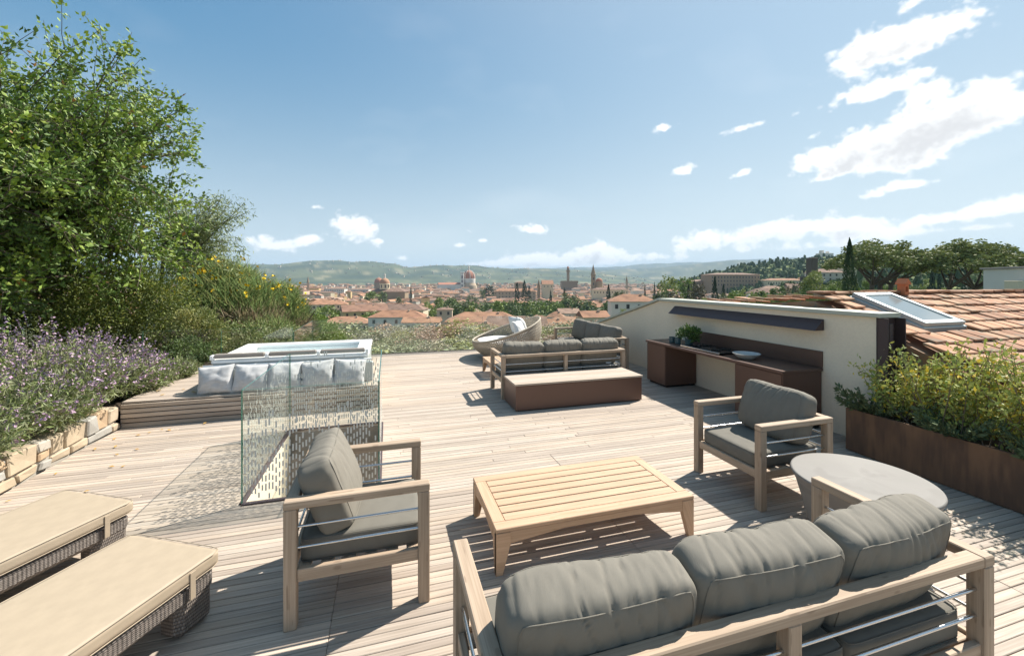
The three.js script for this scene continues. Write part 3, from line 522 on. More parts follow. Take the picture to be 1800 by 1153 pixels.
// ---------- tiled roof beyond the wall, skylight, vent ----------
const roofY = b => 1.70 - 0.414 * (4.4 - b);
{
  const t = thing('tiled_roof', 'terracotta tiled roof behind the plaster wall', 'roof'), R = rng(31), ang = Math.atan(0.414);
  const slab = prism([[1.1, roofY(1.1) - 0.09], [4.4, roofY(4.4) - 0.09], [7.6, 1.30], [7.6, -1.5], [1.1, -1.5]], 9); slab.rotateY(Math.PI / 2); slab.translate(5.66, 0, 0); part('roof_body', slab, M.tile[1], t);
  const geos = Array.from({ length: 4 }, () => bx(0.198, 0.028, 0.275, 0, 0, 0, 0.007));
  for (let r = 0; r < 14; r++) for (let c = 0; c < 22; c++) {
    const b = 4.29 - r * 0.208, x = 5.78 + c * 0.224 + (r % 2) * 0.112; if (b < 1.2) continue;
    if (x > 6.1 && x < 7.05 && b > 3.4 && b < 4.4) continue;
    const m = part('roof_tile', geos[Math.floor(R() * 4)], M.tile[Math.floor(R() * 4)], t);
    m.position.set(x, roofY(b) + R() * 0.02, -b); m.rotation.set(ang - 0.12 + (R() - 0.5) * 0.05, (R() - 0.5) * 0.05, (R() - 0.5) * 0.05);
  }
  const cap = bx(0.25, 0.035, 0.24, 0, 0, 0, 0.008);
  for (let c = 0; c < 26; c++) { const m = part('ridge_tile', cap, M.tile[Math.floor(R() * 4)], t); m.position.set(5.82 + c * 0.265, 1.71 + R() * 0.02, -4.42); m.rotation.set((R() - 0.5) * 0.08, (R() - 0.5) * 0.1, (R() - 0.5) * 0.06); }
  for (let k = 0; k < 9; k++) for (let c = 0; c < 3; c++) { const m = part('verge_tile', geos[k % 4], M.tile[Math.floor(R() * 4)], t); m.position.set(5.84 + c * 0.34, 1.655 - k * 0.028 - c * 0.015 + (k % 2) * 0.012 + R() * 0.015, -4.75 - k * 0.33); m.rotation.set((R() - 0.5) * 0.08 + 0.05, (R() - 0.5) * 0.1, -0.06 + (R() - 0.5) * 0.06); }
  const s = thing('skylight', 'grey framed roof window raised on the terracotta tiles', 'skylight', null, 6.58, roofY(3.88) - 0.01, -3.88); s.rotation.x = ang;
  part('kerb', bb(-0.40, 0.40, -0.06, 0.030, -0.47, 0.47, 0.006), M.greyMetal, s);
  part('frame', merge([bb(-0.37, -0.29, 0.031, 0.085, -0.45, 0.45, 0.006), bb(0.29, 0.37, 0.031, 0.085, -0.45, 0.45, 0.006), bb(-0.29, 0.29, 0.032, 0.084, -0.45, -0.37, 0.006), bb(-0.29, 0.29, 0.032, 0.084, 0.37, 0.45, 0.006)]), M.greyMetal, s);
  part('pane', bb(-0.29, 0.29, 0.062, 0.070, -0.37, 0.37, 0.002), std({ color: col(0.22, 0.26, 0.27), roughness: 0.12, metalness: 0.1 }), s);
  const v = thing('roof_vent', 'small terracotta vent chimney with a gabled cap on the roof ridge', 'chimney', null, 7.28, 1.68, -4.30); v.scale.set(0.62, 0.95, 0.7);
  part('vent_body', merge([bb(-0.07, -0.045, 0, 0.16, -0.07, 0.07, 0.003), bb(0.045, 0.07, 0, 0.16, -0.07, 0.07, 0.003), bb(-0.045, 0.045, 0, 0.05, -0.069, 0.069, 0.003), bb(-0.045, 0.045, 0.13, 0.16, -0.069, 0.069, 0.003)]), M.terracotta, v);
  const cg = prism([[-0.10, 0.161], [0.10, 0.161], [0.10, 0.175], [0, 0.255], [-0.10, 0.175]], 0.19, 0.003); cg.translate(0, 0, -0.095); part('cap', cg, M.terracotta, v);
}
// ---------- corten planter ----------
{
  const t = thing('planter', 'long rusty corten steel planter box by the plaster wall', 'planter', null, 0, 0, 0);
  part('wall_plate', bb(4.93, 4.936, 0.01, 0.47, -3.46, 1.2, 0.001), M.corten, t); part('wall_plate', bb(5.49, 5.496, 0.01, 0.47, -3.46, 1.2, 0.001), M.corten, t);
  part('end_plate', bb(4.937, 5.489, 0.011, 0.469, -3.46, -3.454, 0.001), M.corten, t); part('end_plate', bb(4.937, 5.489, 0.011, 0.469, 1.194, 1.2, 0.001), M.corten, t);
  part('top_lip', bb(4.9365, 4.965, 0.464, 0.4695, -3.45, 1.19, 0.001), M.corten, t);
  part('soil', bb(4.937, 5.489, 0.02, 0.40, -3.453, 1.193, 0.001), M.soil, t);
}
// ---------- woven pod daybed ----------
{
  const t = thing('pod_daybed', 'round woven rope daybed with white cushions by the far glass balustrade', 'daybed', null, 2.84, 0, -9.95, -0.12);
  const hgt = f => 0.40 + 0.55 * Math.pow((1 - Math.cos(f)) / 2, 1.2);        // f = 0 at the front lip, which faces -x
  const P3 = (f, s) => { const a = Math.PI + f, top = hgt(f), r = 0.50 + 0.36 * Math.sin(Math.min(1, s * 1.15) * Math.PI / 2) - 0.20 * Math.max(0, s - 0.55) * (top > 0.6 ? (top - 0.6) * 2.2 : 0); return new THREE.Vector3(Math.cos(a) * r, 0.02 + s * top, Math.sin(a) * r); };
  const strands = [], N = 130;
  for (let k = 0; k < N; k++) for (const tw of [0.32, -0.32]) { const f0 = k / N * Math.PI * 2, pts = []; for (let i = 0; i <= 8; i++) pts.push(P3(f0 + tw * i / 8, i / 8)); strands.push(new THREE.TubeGeometry(new THREE.CatmullRomCurve3(pts), 9, 0.0125, 4)); }
  const wv = part('rope_weave', merge(strands), M.rope, t);
  const ring = (s, r) => { const pts = []; for (let i = 0; i < 64; i++) pts.push(P3(i / 64 * Math.PI * 2, s)); return new THREE.TubeGeometry(new THREE.CatmullRomCurve3(pts, true), 128, r, 8, true); };
  part('rim', ring(1, 0.024), M.rope, t); part('base_ring', ring(0, 0.022), M.rope, t);
  const c = new THREE.CylinderGeometry(0.74, 0.66, 0.16, 48, 2); part('seat_cushion', mergeVertices(c), M.white, t).position.y = 0.36;
  const words = [[0.30, 0.70, -0.42, 2.5], [0.34, 0.72, 0.02, 1.9], [0.20, 0.68, 0.42, 1.5]];
  words.forEach(([x, y, z, ry], i) => { const m = solo('daybed_pillow', pillow(0.5, 0.46, 0.2, 40 + i), M.white, ['white square pillow at the back of the woven daybed', 'white pillow in the middle of the woven daybed', 'white pillow at the far side of the woven daybed'][i], 'pillow', 'pillows on the woven daybed'); m.position.set(2.84 + x * Math.cos(-0.12) + z * Math.sin(-0.12), y + 0.04, -9.95 - x * Math.sin(-0.12) + z * Math.cos(-0.12)); m.rotation.set(0, -Math.PI / 2 - 0.12 + (i - 1) * -0.55, 0); m.rotateX(0.35); });
}
// small white lamp on the sofa
{
  const t = thing('table_lamp', 'small white cordless lamp on the sofa seat behind the storage box', 'lamp', null, 3.72, 0.447, -6.62);
  part('base', new THREE.CylinderGeometry(0.058, 0.062, 0.014, 24).translate(0, 0.007, 0), M.acrylic, t); part('stem', rod([0, 0.014, 0], [0, 0.26, 0], 0.006), M.acrylic, t); part('head', new THREE.CylinderGeometry(0.05, 0.055, 0.03, 24).translate(0, 0.275, 0), M.acrylic, t);
}

// ---------- plants ----------
function leafGeo(w = 0.24, fold = 0.06) {
  const g = new THREE.BufferGeometry();
  g.setAttribute('position', new THREE.Float32BufferAttribute([0, 0, 0, -w, 0.45, fold, 0, 0.5, -fold * 0.6, w, 0.45, fold, 0, 1, 0.02], 3));
  g.setIndex([0, 2, 1, 0, 3, 2, 1, 2, 4, 2, 3, 4]); g.computeVertexNormals(); return g;
}
function stickGeo(r = 0.012) { const g = new THREE.ConeGeometry(r, 1, 3, 1, true); g.translate(0, 0.5, 0); return g; }
const LEAF = leafGeo(), NARROW = leafGeo(0.10, 0.02), STICK = stickGeo();
const UPV = new THREE.Vector3(0, 1, 0);
function scatter(name, parent, geo, mat, items) {
  const m = new THREE.InstancedMesh(geo, mat, items.length); m.name = name; m.castShadow = m.receiveShadow = true; m.userData.kind = 'stuff';
  const M4 = new THREE.Matrix4(), c = new THREE.Color(), sc = new THREE.Vector3();
  items.forEach((it, i) => { sc.set(it.w ?? it.s, it.s, it.w ?? it.s); M4.compose(it.p, it.q, sc); m.setMatrixAt(i, M4); c.setRGB(...it.c); m.setColorAt(i, c); });
  parent.add(m); return m;
}
const quatTo = (d, roll) => new THREE.Quaternion().setFromUnitVectors(UPV, d).multiply(new THREE.Quaternion().setFromAxisAngle(UPV, roll));
const rdir = R => { const z = R() * 2 - 1, a = R() * 6.2832, r = Math.sqrt(1 - z * z); return new THREE.Vector3(r * Math.cos(a), z, r * Math.sin(a)); };
const vary = (c, R, k = 0.25) => { const f = 1 - k + R() * 2 * k, y = (R() - 0.5) * k * 0.5; return [c[0] * f * (1 + y), c[1] * f, c[2] * f * (1 - y)]; };
// leaves in clumps through an ellipsoid
function clumps(R, c, rad, nClump, perClump, clumpR, leaf, colors, upBias = 0.3) {
  const out = [];
  for (let k = 0; k < nClump; k++) {
    const d = rdir(R), rr = Math.pow(R(), 0.35), cc = new THREE.Vector3(c.x + d.x * rad.x * rr, c.y + d.y * rad.y * rr, c.z + d.z * rad.z * rr), cl = colors[Math.floor(R() * colors.length)], pr = clumpR * (0.6 + R() * 0.7);
    for (let i = 0; i < perClump; i++) { const e = rdir(R), q = Math.pow(R(), 0.5) * pr, p = cc.clone().addScaledVector(e, q); const dir = e.clone().addScaledVector(d, 0.5).addScaledVector(UPV, upBias).addScaledVector(rdir(R), 0.5).normalize(); out.push({ p, q: quatTo(dir, R() * 6.28), s: leaf * (0.65 + R() * 0.7), c: vary(cl, R) }); }
  }
  return out;
}
const leafMat = leafM(1, 1, 1, 0.32), stemMat = std({ color: col(1, 1, 1), roughness: 0.9 }), petal = std({ color: col(1, 1, 1), roughness: 0.8 });

// big broadleaf tree over the flower bed
{
  const R = rng(101), t = thing('evergreen_tree', 'large glossy green evergreen tree leaning over the purple flower bed', 'tree', null, 0, 0, 0);
  const base = at(-100, 7.0, 0.2), wood = [], leaves = [];
  const lim = q => 3.75 - Math.max(0, q.y - 4.4) * 0.55 + pn(q.x * 2, q.y * 2, q.z * 2) * 0.5, out = q => Math.hypot(q.x - base.x, q.z - base.z) > lim(q);
  const grow = (p, d, L, r, depth) => {
    if (out(p)) return;
    const n = depth === 0 ? 4 : 3; let q = p.clone(), dir = d.clone();
    for (let i = 0; i < n; i++) { const e = q.clone().addScaledVector(dir, L / n); if (out(e)) break; wood.push(limb(q, e, r * (1 - 0.5 * i / n), r * (1 - 0.5 * (i + 1) / n), depth < 2 ? 7 : 4)); q = e; dir = dir.clone().addScaledVector(rdir(R), 0.14).addScaledVector(UPV, depth > 1 ? 0.04 : 0.02).normalize();
      if (depth < 3 && i >= (depth === 0 ? 1 : 0)) { const kids = depth === 0 ? 4 : 2; for (let k = 0; k < kids; k++) { const nd = dir.clone().multiplyScalar(0.75).add(rdir(R).multiplyScalar(0.85)).addScaledVector(UPV, 0.12).normalize(); grow(q.clone(), nd, L * (0.55 + R() * 0.25), r * 0.45, depth + 1); } } }
    if (depth >= 1) { const tip = q; const m = depth === 3 ? 32 : 18; const yl = R(); for (let k = 0; k < m; k++) { const f = R(); const pos = p.clone().lerp(tip, f).addScaledVector(rdir(R), 0.05 + R() * 0.07); if (out(pos)) continue; const ld = dir.clone().multiplyScalar(0.6).add(rdir(R)).normalize(); const c = yl > 0.6 ? [0.25, 0.35, 0.04] : yl > 0.2 ? [0.15, 0.25, 0.033] : [0.09, 0.165, 0.028]; leaves.push({ p: pos, q: quatTo(ld, R() * 6.28), s: 0.06 + R() * 0.055, c: vary(R() < 0.007 ? [0.35, 0.16, 0.03] : c, R) }); } }
  };
  const trunkTop = base.clone().add(new THREE.Vector3(0.15, 1.0, -0.1)); wood.push(limb(base, trunkTop, 0.17, 0.14, 9));
  for (let k = 0; k < 14; k++) { const a = k / 14 * 6.28 + R() * 0.4, up = 0.15 + R() * 2.3; const d = new THREE.Vector3(Math.cos(a), up, Math.sin(a)).normalize(); grow(trunkTop.clone().add(new THREE.Vector3(0, R() * 0.5 - 0.3, 0)), d, 1.0 + up * 0.66, 0.07, 0); }
  part('trunk', merge(wood), M.bark, t); scatter('crown', t, leafGeo(0.27), leafMat, leaves);
  console.log('big tree leaves', leaves.length);
}
// looser feathery tree behind it, with a slim leaning trunk
{
  const R = rng(111), t = thing('olive_tree', 'thin feathery grey green tree behind the evergreen', 'tree', null, 0, 0, 0), wood = [], leaves = [];
  const b0 = at(278, 11.5, 0.1), top = at(290, 11.6, 3.0); wood.push(limb(b0, at(282, 11.5, 1.8), 0.07, 0.05), limb(at(282, 11.5, 1.8), top, 0.05, 0.04), limb(at(225, 11.8, 0.3), at(268, 11.7, 1.5), 0.12, 0.09));
  for (let k = 0; k < 46; k++) { const s = at(280 + R() * 60, 11.4 + R(), 2.0 + R() * 1.2), e = at(290 + R() * 140, 10.8 + R() * 1.8, 2.1 + R() * 2.2); wood.push(limb(s, e, 0.022, 0.006, 4)); for (let i = 0; i < 300; i++) { const f = 0.3 + R() * 0.75, p = s.clone().lerp(e, f).addScaledVector(rdir(R), 0.12 + R() * 0.14); p.y -= R() * 0.12; leaves.push({ p, q: quatTo(rdir(R).addScaledVector(UPV, -0.5).normalize(), R() * 6), s: 0.09 + R() * 0.06, c: vary([0.24, 0.29, 0.12], R) }); } }
  part('trunk', merge(wood), M.bark, t); scatter('crown', t, NARROW, leafMat, leaves);
}
// Spanish broom with yellow flowers
function broom(label, u, Z, y0, w, h, n, seed, flowers) {
  const R = rng(seed), t = thing('broom_shrub', label, 'shrub', 'broom shrubs beyond the flower bed'), st = [], fl = [], wood = [], c = at(u, Z, y0);
  for (let k = 0; k < 14; k++) { const e = c.clone().add(new THREE.Vector3((R() - 0.5) * w * 1.1, h * (0.35 + R() * 0.25), (R() - 0.5) * w * 0.8)); wood.push(limb(c.clone().add(new THREE.Vector3((R() - 0.5) * 0.3, 0, (R() - 0.5) * 0.3)), e, 0.03, 0.012, 5)); }
  for (let k = 0; k < n; k++) {
    const a = R() * 6.28, f = Math.pow(R(), 0.42), el = Math.asin(R() * 1.15 - 0.15 > 1 ? 1 : R()), sp = c.clone().add(new THREE.Vector3(Math.cos(a) * Math.cos(el) * f * w * 0.5, h * (0.12 + 0.74 * Math.sin(el) * f), Math.sin(a) * Math.cos(el) * f * w * 0.42));
    const d = new THREE.Vector3(Math.cos(a) * 0.45 * Math.cos(el), 0.55 + R() * 0.4, Math.sin(a) * 0.45 * Math.cos(el)).add(rdir(R).multiplyScalar(0.55)).normalize(), L = h * (0.05 + R() * 0.11);
    const hi = (sp.y - c.y) / h, cl = hi > 0.45 ? (R() < 0.7 ? [0.12, 0.19, 0.05] : [0.22, 0.24, 0.08]) : (R() < 0.6 ? [0.30, 0.235, 0.145] : [0.16, 0.17, 0.075]);
    st.push({ p: sp, q: quatTo(d, 0), s: L, w: 0.55 + R() * 0.3, c: vary(cl, R, 0.3) });
    if (hi > 0.52 && R() < flowers) { const tip = sp.clone().addScaledVector(d, L * (0.8 + R() * 0.25)); for (let i = 0; i < 3; i++) fl.push({ p: tip.clone().addScaledVector(rdir(R), 0.025), q: quatTo(rdir(R), 0), s: 0.065 + R() * 0.03, c: vary([0.85, 0.58, 0.015], R, 0.15) }); }
  }
  part('stem', merge(wood), M.palebark, t); scatter('twigs', t, STICK, stemMat, st); if (fl.length) scatter('flowers', t, leafGeo(0.42, 0.1), petal, fl);
}
broom('tall broom shrub with many yellow flowers beside the slim tree trunk', 395, 11.5, -0.4, 3.1, 3.2, 24000, 121, 0.032);
broom('brownish broom shrub with a few yellow flowers next to the city view', 490, 12.6, -0.6, 2.0, 2.8, 14000, 122, 0.015);
broom('low straw coloured broom shrub behind the hot tub', 460, 11.2, -0.9, 2.6, 2.1, 10000, 123, 0);
// lavender coloured sage in the bed
function sage(label, x, z, w, h, seed, bloom) {
  const R = rng(seed), t = thing('sage_shrub', label, 'flowering shrub', 'sage shrubs in the flower bed', x, 0.28, z), lf = [], fl = [], st = [];
  for (let k = 0; k < 330; k++) {
    const a = R() * 6.28, f = Math.sqrt(R()), d = new THREE.Vector3(Math.cos(a) * f * 0.85, 0.7, Math.sin(a) * f * 0.85).add(rdir(R).multiplyScalar(0.16)).normalize(), b = new THREE.Vector3(Math.cos(a) * f * w * 0.45, 0, Math.sin(a) * f * w * 0.45), L = h * (0.65 + R() * 0.45) * (1 - 0.25 * f);
    st.push({ p: b, q: quatTo(d, 0), s: L, w: 0.35, c: vary([0.14, 0.13, 0.07], R) });
    for (let i = 0; i < 26; i++) { const q = 0.2 + R() * 0.75, p = b.clone().addScaledVector(d, L * q).addScaledVector(rdir(R), 0.03 + R() * 0.03); lf.push({ p, q: quatTo(d.clone().multiplyScalar(0.7).add(rdir(R)).normalize(), R() * 6.28), s: 0.05 + R() * 0.045, c: vary(R() < 0.6 ? [0.23, 0.255, 0.12] : [0.18, 0.235, 0.055], R) }); }
    if (R() < bloom) for (let i = 0; i < 9; i++) { const p = b.clone().addScaledVector(d, L * (0.88 + i * 0.02)).addScaledVector(rdir(R), 0.014); fl.push({ p, q: quatTo(rdir(R), 0), s: 0.022 + R() * 0.014, c: vary(R() < 0.75 ? [0.40, 0.265, 0.375] : [0.50, 0.36, 0.45], R, 0.2) }); }
  }
  scatter('stems', t, STICK, stemMat, st); scatter('leaves', t, NARROW, leafMat, lf); scatter('flower_spikes', t, leafGeo(0.4, 0.1), petal, fl);
}
sage('purple flowering sage shrub at the platform end of the bed', -4.05, -6.85, 1.3, 0.95, 131, 0.95);
sage('purple flowering sage shrub between the platform and the tree', -4.75, -7.5, 1.4, 1.1, 132, 0.9);
sage('sage shrub with scattered purple flowers over the stone wall, second from the platform', -3.95, -5.75, 1.2, 0.72, 133, 0.35);
sage('sage shrub with few flowers over the stone wall, third from the platform', -3.95, -4.85, 1.2, 0.62, 134, 0.12);
sage('sage shrub in the bed behind the third one, with pinkish flowers', -4.75, -5.6, 1.3, 0.85, 135, 0.5);
sage('grey green sage shrub at the lounger end of the bed', -3.95, -3.95, 1.2, 0.55, 136, 0.15);
sage('pink flowering sage shrub under the evergreen tree', -4.9, -4.4, 1.3, 0.75, 137, 0.6);
sage('low sage shrub spilling onto the edge of the platform', -3.62, -7.35, 0.8, 0.5, 138, 0.4);
sage('small green sage shrub by the platform edge near the rounded bush', -3.55, -8.05, 0.8, 0.42, 139, 0.15);
// rounded bushes
function bush(name, label, c, rad, n, per, leaf, colors, seed, group) { const R = rng(seed), t = thing(name, label, 'bush', group); const wood = []; for (let k = 0; k < 7; k++) wood.push(limb(new THREE.Vector3(c.x + (R() - 0.5) * 0.2, c.y - rad.y, c.z + (R() - 0.5) * 0.2), new THREE.Vector3(c.x + (R() - 0.5) * rad.x, c.y + R() * rad.y * 0.4, c.z + (R() - 0.5) * rad.z), 0.02, 0.008, 4)); part('stem', merge(wood), M.bark, t); scatter('leaves', t, LEAF, leafMat, clumps(R, c, rad, n, per, Math.min(rad.x, rad.y) * 0.28, leaf, colors)); return t; }
const V3 = (x, y, z) => new THREE.Vector3(x, y, z);
bush('rounded_bush', 'rounded olive green bush at the far end of the flower bed', at(345, 8.6, 0.75).setY(0.82), V3(0.5, 0.5, 0.45), 150, 60, 0.05, [[0.25, 0.265, 0.07], [0.17, 0.21, 0.05], [0.31, 0.30, 0.085]], 141);
bush('rounded_bush', 'low dark green bush beside the platform', at(335, 8.0, 0.5).setY(0.5), V3(0.42, 0.28, 0.35), 90, 60, 0.045, [[0.08, 0.14, 0.03], [0.12, 0.18, 0.035]], 142);
bush('rounded_bush', 'yellow green bush under the evergreen tree', at(215, 9.3, 0.9)  .setY(1.25), V3(1.35, 1.05, 0.7), 420, 60, 0.06, [[0.28, 0.30, 0.05], [0.18, 0.23, 0.04], [0.12, 0.17, 0.03]], 143);
bush('rounded_bush', 'leafy green bush beside the evergreen trunk', at(40, 8.2, 0.9).setY(1.25), V3(1.6, 1.1, 0.7), 420, 60, 0.06, [[0.18, 0.24, 0.045], [0.25, 0.29, 0.05]], 144);
bush('rounded_bush', 'bright green bush below the deck edge next to the broom', at(555, 18, -0.6).setY(-0.9), V3(1.1, 1.3, 0.9), 260, 70, 0.09, [[0.19, 0.27, 0.05], [0.25, 0.32, 0.07]], 145);
bush('rounded_bush', 'tangled green undergrowth behind the hot tub', at(440, 10.2, 0).setY(0.15), V3(1.9, 0.7, 0.8), 260, 60, 0.06, [[0.17, 0.22, 0.05], [0.24, 0.25, 0.10], [0.13, 0.18, 0.045]], 146);
// planter shrubs
function planterShrub(label, x, z, h, seed) {
  const R = rng(seed), t = thing('planter_shrub', label, 'shrub', 'yellow green shrubs in the rusty planter', x, 0.4, z), lf = [], wood = [];
  for (let k = 0; k < 34; k++) { const b = V3((R() - 0.5) * 0.3, 0, (R() - 0.5) * 0.5), e = b.clone().add(V3((R() - 0.5) * 0.55, h * (0.55 + R() * 0.5), (R() - 0.5) * 0.65)); wood.push(limb(b, e, 0.006, 0.002, 4)); for (let i = 0; i < 75; i++) { const f = 0.15 + R() * 0.87, p = b.clone().lerp(e, f).addScaledVector(rdir(R), 0.03 + R() * 0.05); lf.push({ p, q: quatTo(rdir(R).addScaledVector(UPV, 0.7).normalize(), R() * 6), s: 0.032 + R() * 0.028, c: vary(R() < 0.14 ? [0.62, 0.48, 0.05] : R() < 0.65 ? [0.42, 0.45, 0.11] : [0.27, 0.34, 0.07], R) }); } }
  part('stem', merge(wood), M.palebark, t); scatter('leaves', t, LEAF, leafMat, lf);
}
[['yellow green leafy shrub at the wall end of the planter', -3.0, 0.74], ['yellow green leafy shrub second from the wall in the planter', -2.55, 0.84], ['yellow green leafy shrub third from the wall in the planter', -2.1, 0.88], ['yellow green leafy shrub fourth from the wall in the planter', -1.65, 0.9], ['yellow green leafy shrub fifth from the wall in the planter', -1.2, 0.9]].forEach(([l, z, h], k) => planterShrub(l, 5.24, z, h, 151 + k));
function juniper(label, x, z, seed) { const R = rng(seed), t = thing('juniper', label, 'shrub', 'low junipers in the planter', x, 0.4, z), st = []; for (let k = 0; k < 26; k++) { const a = R() * 6.28, e = V3(Math.cos(a) * 0.26, 0.10 + R() * 0.2, Math.sin(a) * 0.3); for (let i = 0; i < 55; i++) { const f = R(), p = e.clone().multiplyScalar(f); st.push({ p, q: quatTo(e.clone().normalize().add(rdir(R).multiplyScalar(0.8)).normalize(), R() * 6), s: 0.035 + R() * 0.035, w: 0.05, c: vary([0.10, 0.14, 0.065], R) }); } } scatter('needles', t, leafGeo(0.2, 0.05), stemMat, st.map(s => ({ ...s, w: s.s }))); }
juniper('grey green juniper at the wall corner of the planter', 5.05, -3.3, 161); juniper('grey green juniper spilling over the planter edge, second from the wall', 5.05, -2.55, 162); juniper('grey green juniper spilling over the planter edge, third from the wall', 5.05, -1.95, 163); juniper('grey green juniper spilling over the planter edge, fourth from the wall', 5.05, -1.4, 164);
// herb on the kitchen counter
{ const R = rng(171), t = thing('potted_herb', 'bushy green herb in a pot on the brown counter', 'plant', null, 5.0, 0.776, -6.1); part('pot', new THREE.CylinderGeometry(0.07, 0.055, 0.11, 24).translate(0, 0.055, 0), M.glaze, t); scatter('leaves', t, LEAF, leafMat, clumps(R, V3(0, 0.2, 0), V3(0.16, 0.11, 0.2), 50, 26, 0.05, 0.042, [[0.06, 0.135, 0.018], [0.09, 0.17, 0.025]])); }
// fallen leaves on the deck and platform by the bed
{ const R = rng(181), t = thing('fallen_leaves', 'few dry yellow leaves lying on the deck by the flower bed', 'leaves'); for (let k = 0; k < 26; k++) { const m = part('leaf', LEAF, leafM(0.4 + R() * 0.1, 0.27, 0.06, 0.1), t); const s = 0.04 + R() * 0.03; m.scale.setScalar(s); const on = R() < 0.3; m.position.set(-3.15 + R() * R() * 1.6, on ? 0.342 : 0.012, on ? -6.8 - R() * 0.3 : -6.45 + R() * 2); m.rotation.set(-Math.PI / 2 + 0.1, 0, R() * 6); } }

// ---------- terrain to the horizon ----------
const interp = (tab, x) => { if (x <= tab[0][0]) return tab[0][1]; for (let i = 1; i < tab.length; i++) if (x <= tab[i][0]) { const t = (x - tab[i - 1][0]) / (tab[i][0] - tab[i - 1][0]); return lerp(tab[i - 1][1], tab[i][1], t * t * (3 - 2 * t)); } return tab[tab.length - 1][1]; };
const SLOPE = [[0, -2.6], [13, -2.8], [25, -3.3], [40, -4.3], [70, -7.6], [110, -13.2], [150, -18.5], [220, -27], [320, -39], [450, -48], [600, -50.5], [90000, -50.5]];
// crest heights above the eye, as a tangent, by bearing (degrees from the camera's axis)
const HILLS = [
  { r: 5600, w: 1900, tab: [[-80, 0.042], [-45, 0.036], [-30, 0.034], [-25, 0.043], [-22, 0.0445], [-19, 0.044], [-16, 0.039], [-13.5, 0.029], [-11, 0.033], [-7, 0.032], [-2, 0.026], [4, 0.027], [8, 0.023], [12, 0.017], [16, 0.008], [20, -0.004], [30, -0.01], [80, 0.01]] },
  { r: 9000, w: 2400, tab: [[-80, 0.03], [-30, 0.036], [-20, 0.024], [-6, 0.024], [2, 0.022], [8, 0.024], [12, 0.026], [17, 0.027], [22, 0.035], [25, 0.041], [28, 0.049], [31, 0.042], [34, 0.034], [40, 0.03], [50, 0.05], [80, 0.04]] },
  { r: 13500, w: 3000, tab: [[-80, 0.03], [0, 0.026], [10, 0.030], [20, 0.038], [30, 0.050], [40, 0.052], [52, 0.058], [80, 0.04]] },
  { r: 1250, w: 420, tab: [[-80, -0.04], [18, -0.04], [22, -0.012], [26, 0.008], [29, 0.024], [33, 0.036], [37, 0.044], [42, 0.047], [48, 0.046], [60, 0.05], [80, 0.03]] },
  { r: 420, w: 150, tab: [[-80, -0.12], [26, -0.12], [34, -0.045], [40, -0.012], [46, 0.0], [52, 0.01], [80, 0.01]] },
];
function ground(x, z) {
  const c = Math.cos(YAW), s = Math.sin(YAW), X = x * c + z * s, Z = x * s - z * c, r = Math.hypot(x, z), b = Math.atan2(X, Z) * 180 / Math.PI;
  let y = interp(SLOPE, r);
  for (const h of HILLS) {
    const n = 1 + 0.10 * fbm3(x / h.r * 6, z / h.r * 6, 3.3 + h.r, 4) * (h.r > 3000 ? 1.6 : 1), crest = interp(h.tab, Math.max(-80, Math.min(80, b))) * h.r * Math.max(0.5, Math.cos(b * Math.PI / 180)) + 52;
    if (crest <= 0) continue; const q = (r - h.r) / h.w; const k = r > h.r && h.r > 9000 ? 1 : Math.exp(-q * q); y = Math.max(y, -50.5 + crest * n * k + (h.r > 3000 ? fbm3(x / 500, z / 500, 7, 3) * 38 * k : 0));
  }
  if (r > 60 && r < 4000) y += fbm3(x / 60, z / 60, 1.1, 3) * 1.5;
  return y;
}
{
  const angs = [], radii = []; for (let i = 0; i <= 440; i++) angs.push(-62 + i * 124 / 440); for (let i = 1; i < 60; i++) angs.push(62 + i * 236 / 60);
  for (let r = 5; r < 14500; r *= 1.065) radii.push(r); radii.push(15500);
  const nA = angs.length, P = [], C = [], I = [];
  for (const r of radii) for (const a of angs) {
    const q = a * Math.PI / 180 + YAW, x = Math.sin(q) * r, z = -Math.cos(q) * r, y = ground(x, z); P.push(x, y, z);
    const n = 0.5 + fbm3(x / 75, z / 75, 2, 4), f = 0.5 + fbm3(x / 420, z / 420, 5, 5), sc = 0.5 + fbm3(x / 190, z / 190, 8, 4) * 1.3;   // one land cover everywhere: wood, scrub, dry fields
    const c = mixc(mixc([0.030, 0.055, 0.036], [0.085, 0.105, 0.055], smooth(0.3, 0.75, f)), [0.25, 0.225, 0.14], smooth(0.62, 0.9, sc * 0.7 + n * 0.35) * 0.75);
    C.push(...c);
  }
  for (let j = 0; j < radii.length - 1; j++) for (let i = 0; i < nA; i++) { const i2 = (i + 1) % nA, a = j * nA + i, b = j * nA + i2, c = a + nA, d = b + nA; I.push(a, c, b, b, c, d); }
  const g = new THREE.BufferGeometry(); g.setAttribute('position', new THREE.Float32BufferAttribute(P, 3)); g.setAttribute('color', new THREE.Float32BufferAttribute(C, 3)); g.setIndex(I); g.computeVertexNormals();
  structure('terrain', g, std({ vertexColors: true, roughness: 1 }));
}
// planting bed behind the stone wall
structure('flower_bed', merge([bb(-8.5, -3.41, -2.6, 0.25, -9.0, 1.0, 0.02), bb(-9, -1.8, -3.2, 0.02, -13, -9.15, 0.05)]), M.soil);

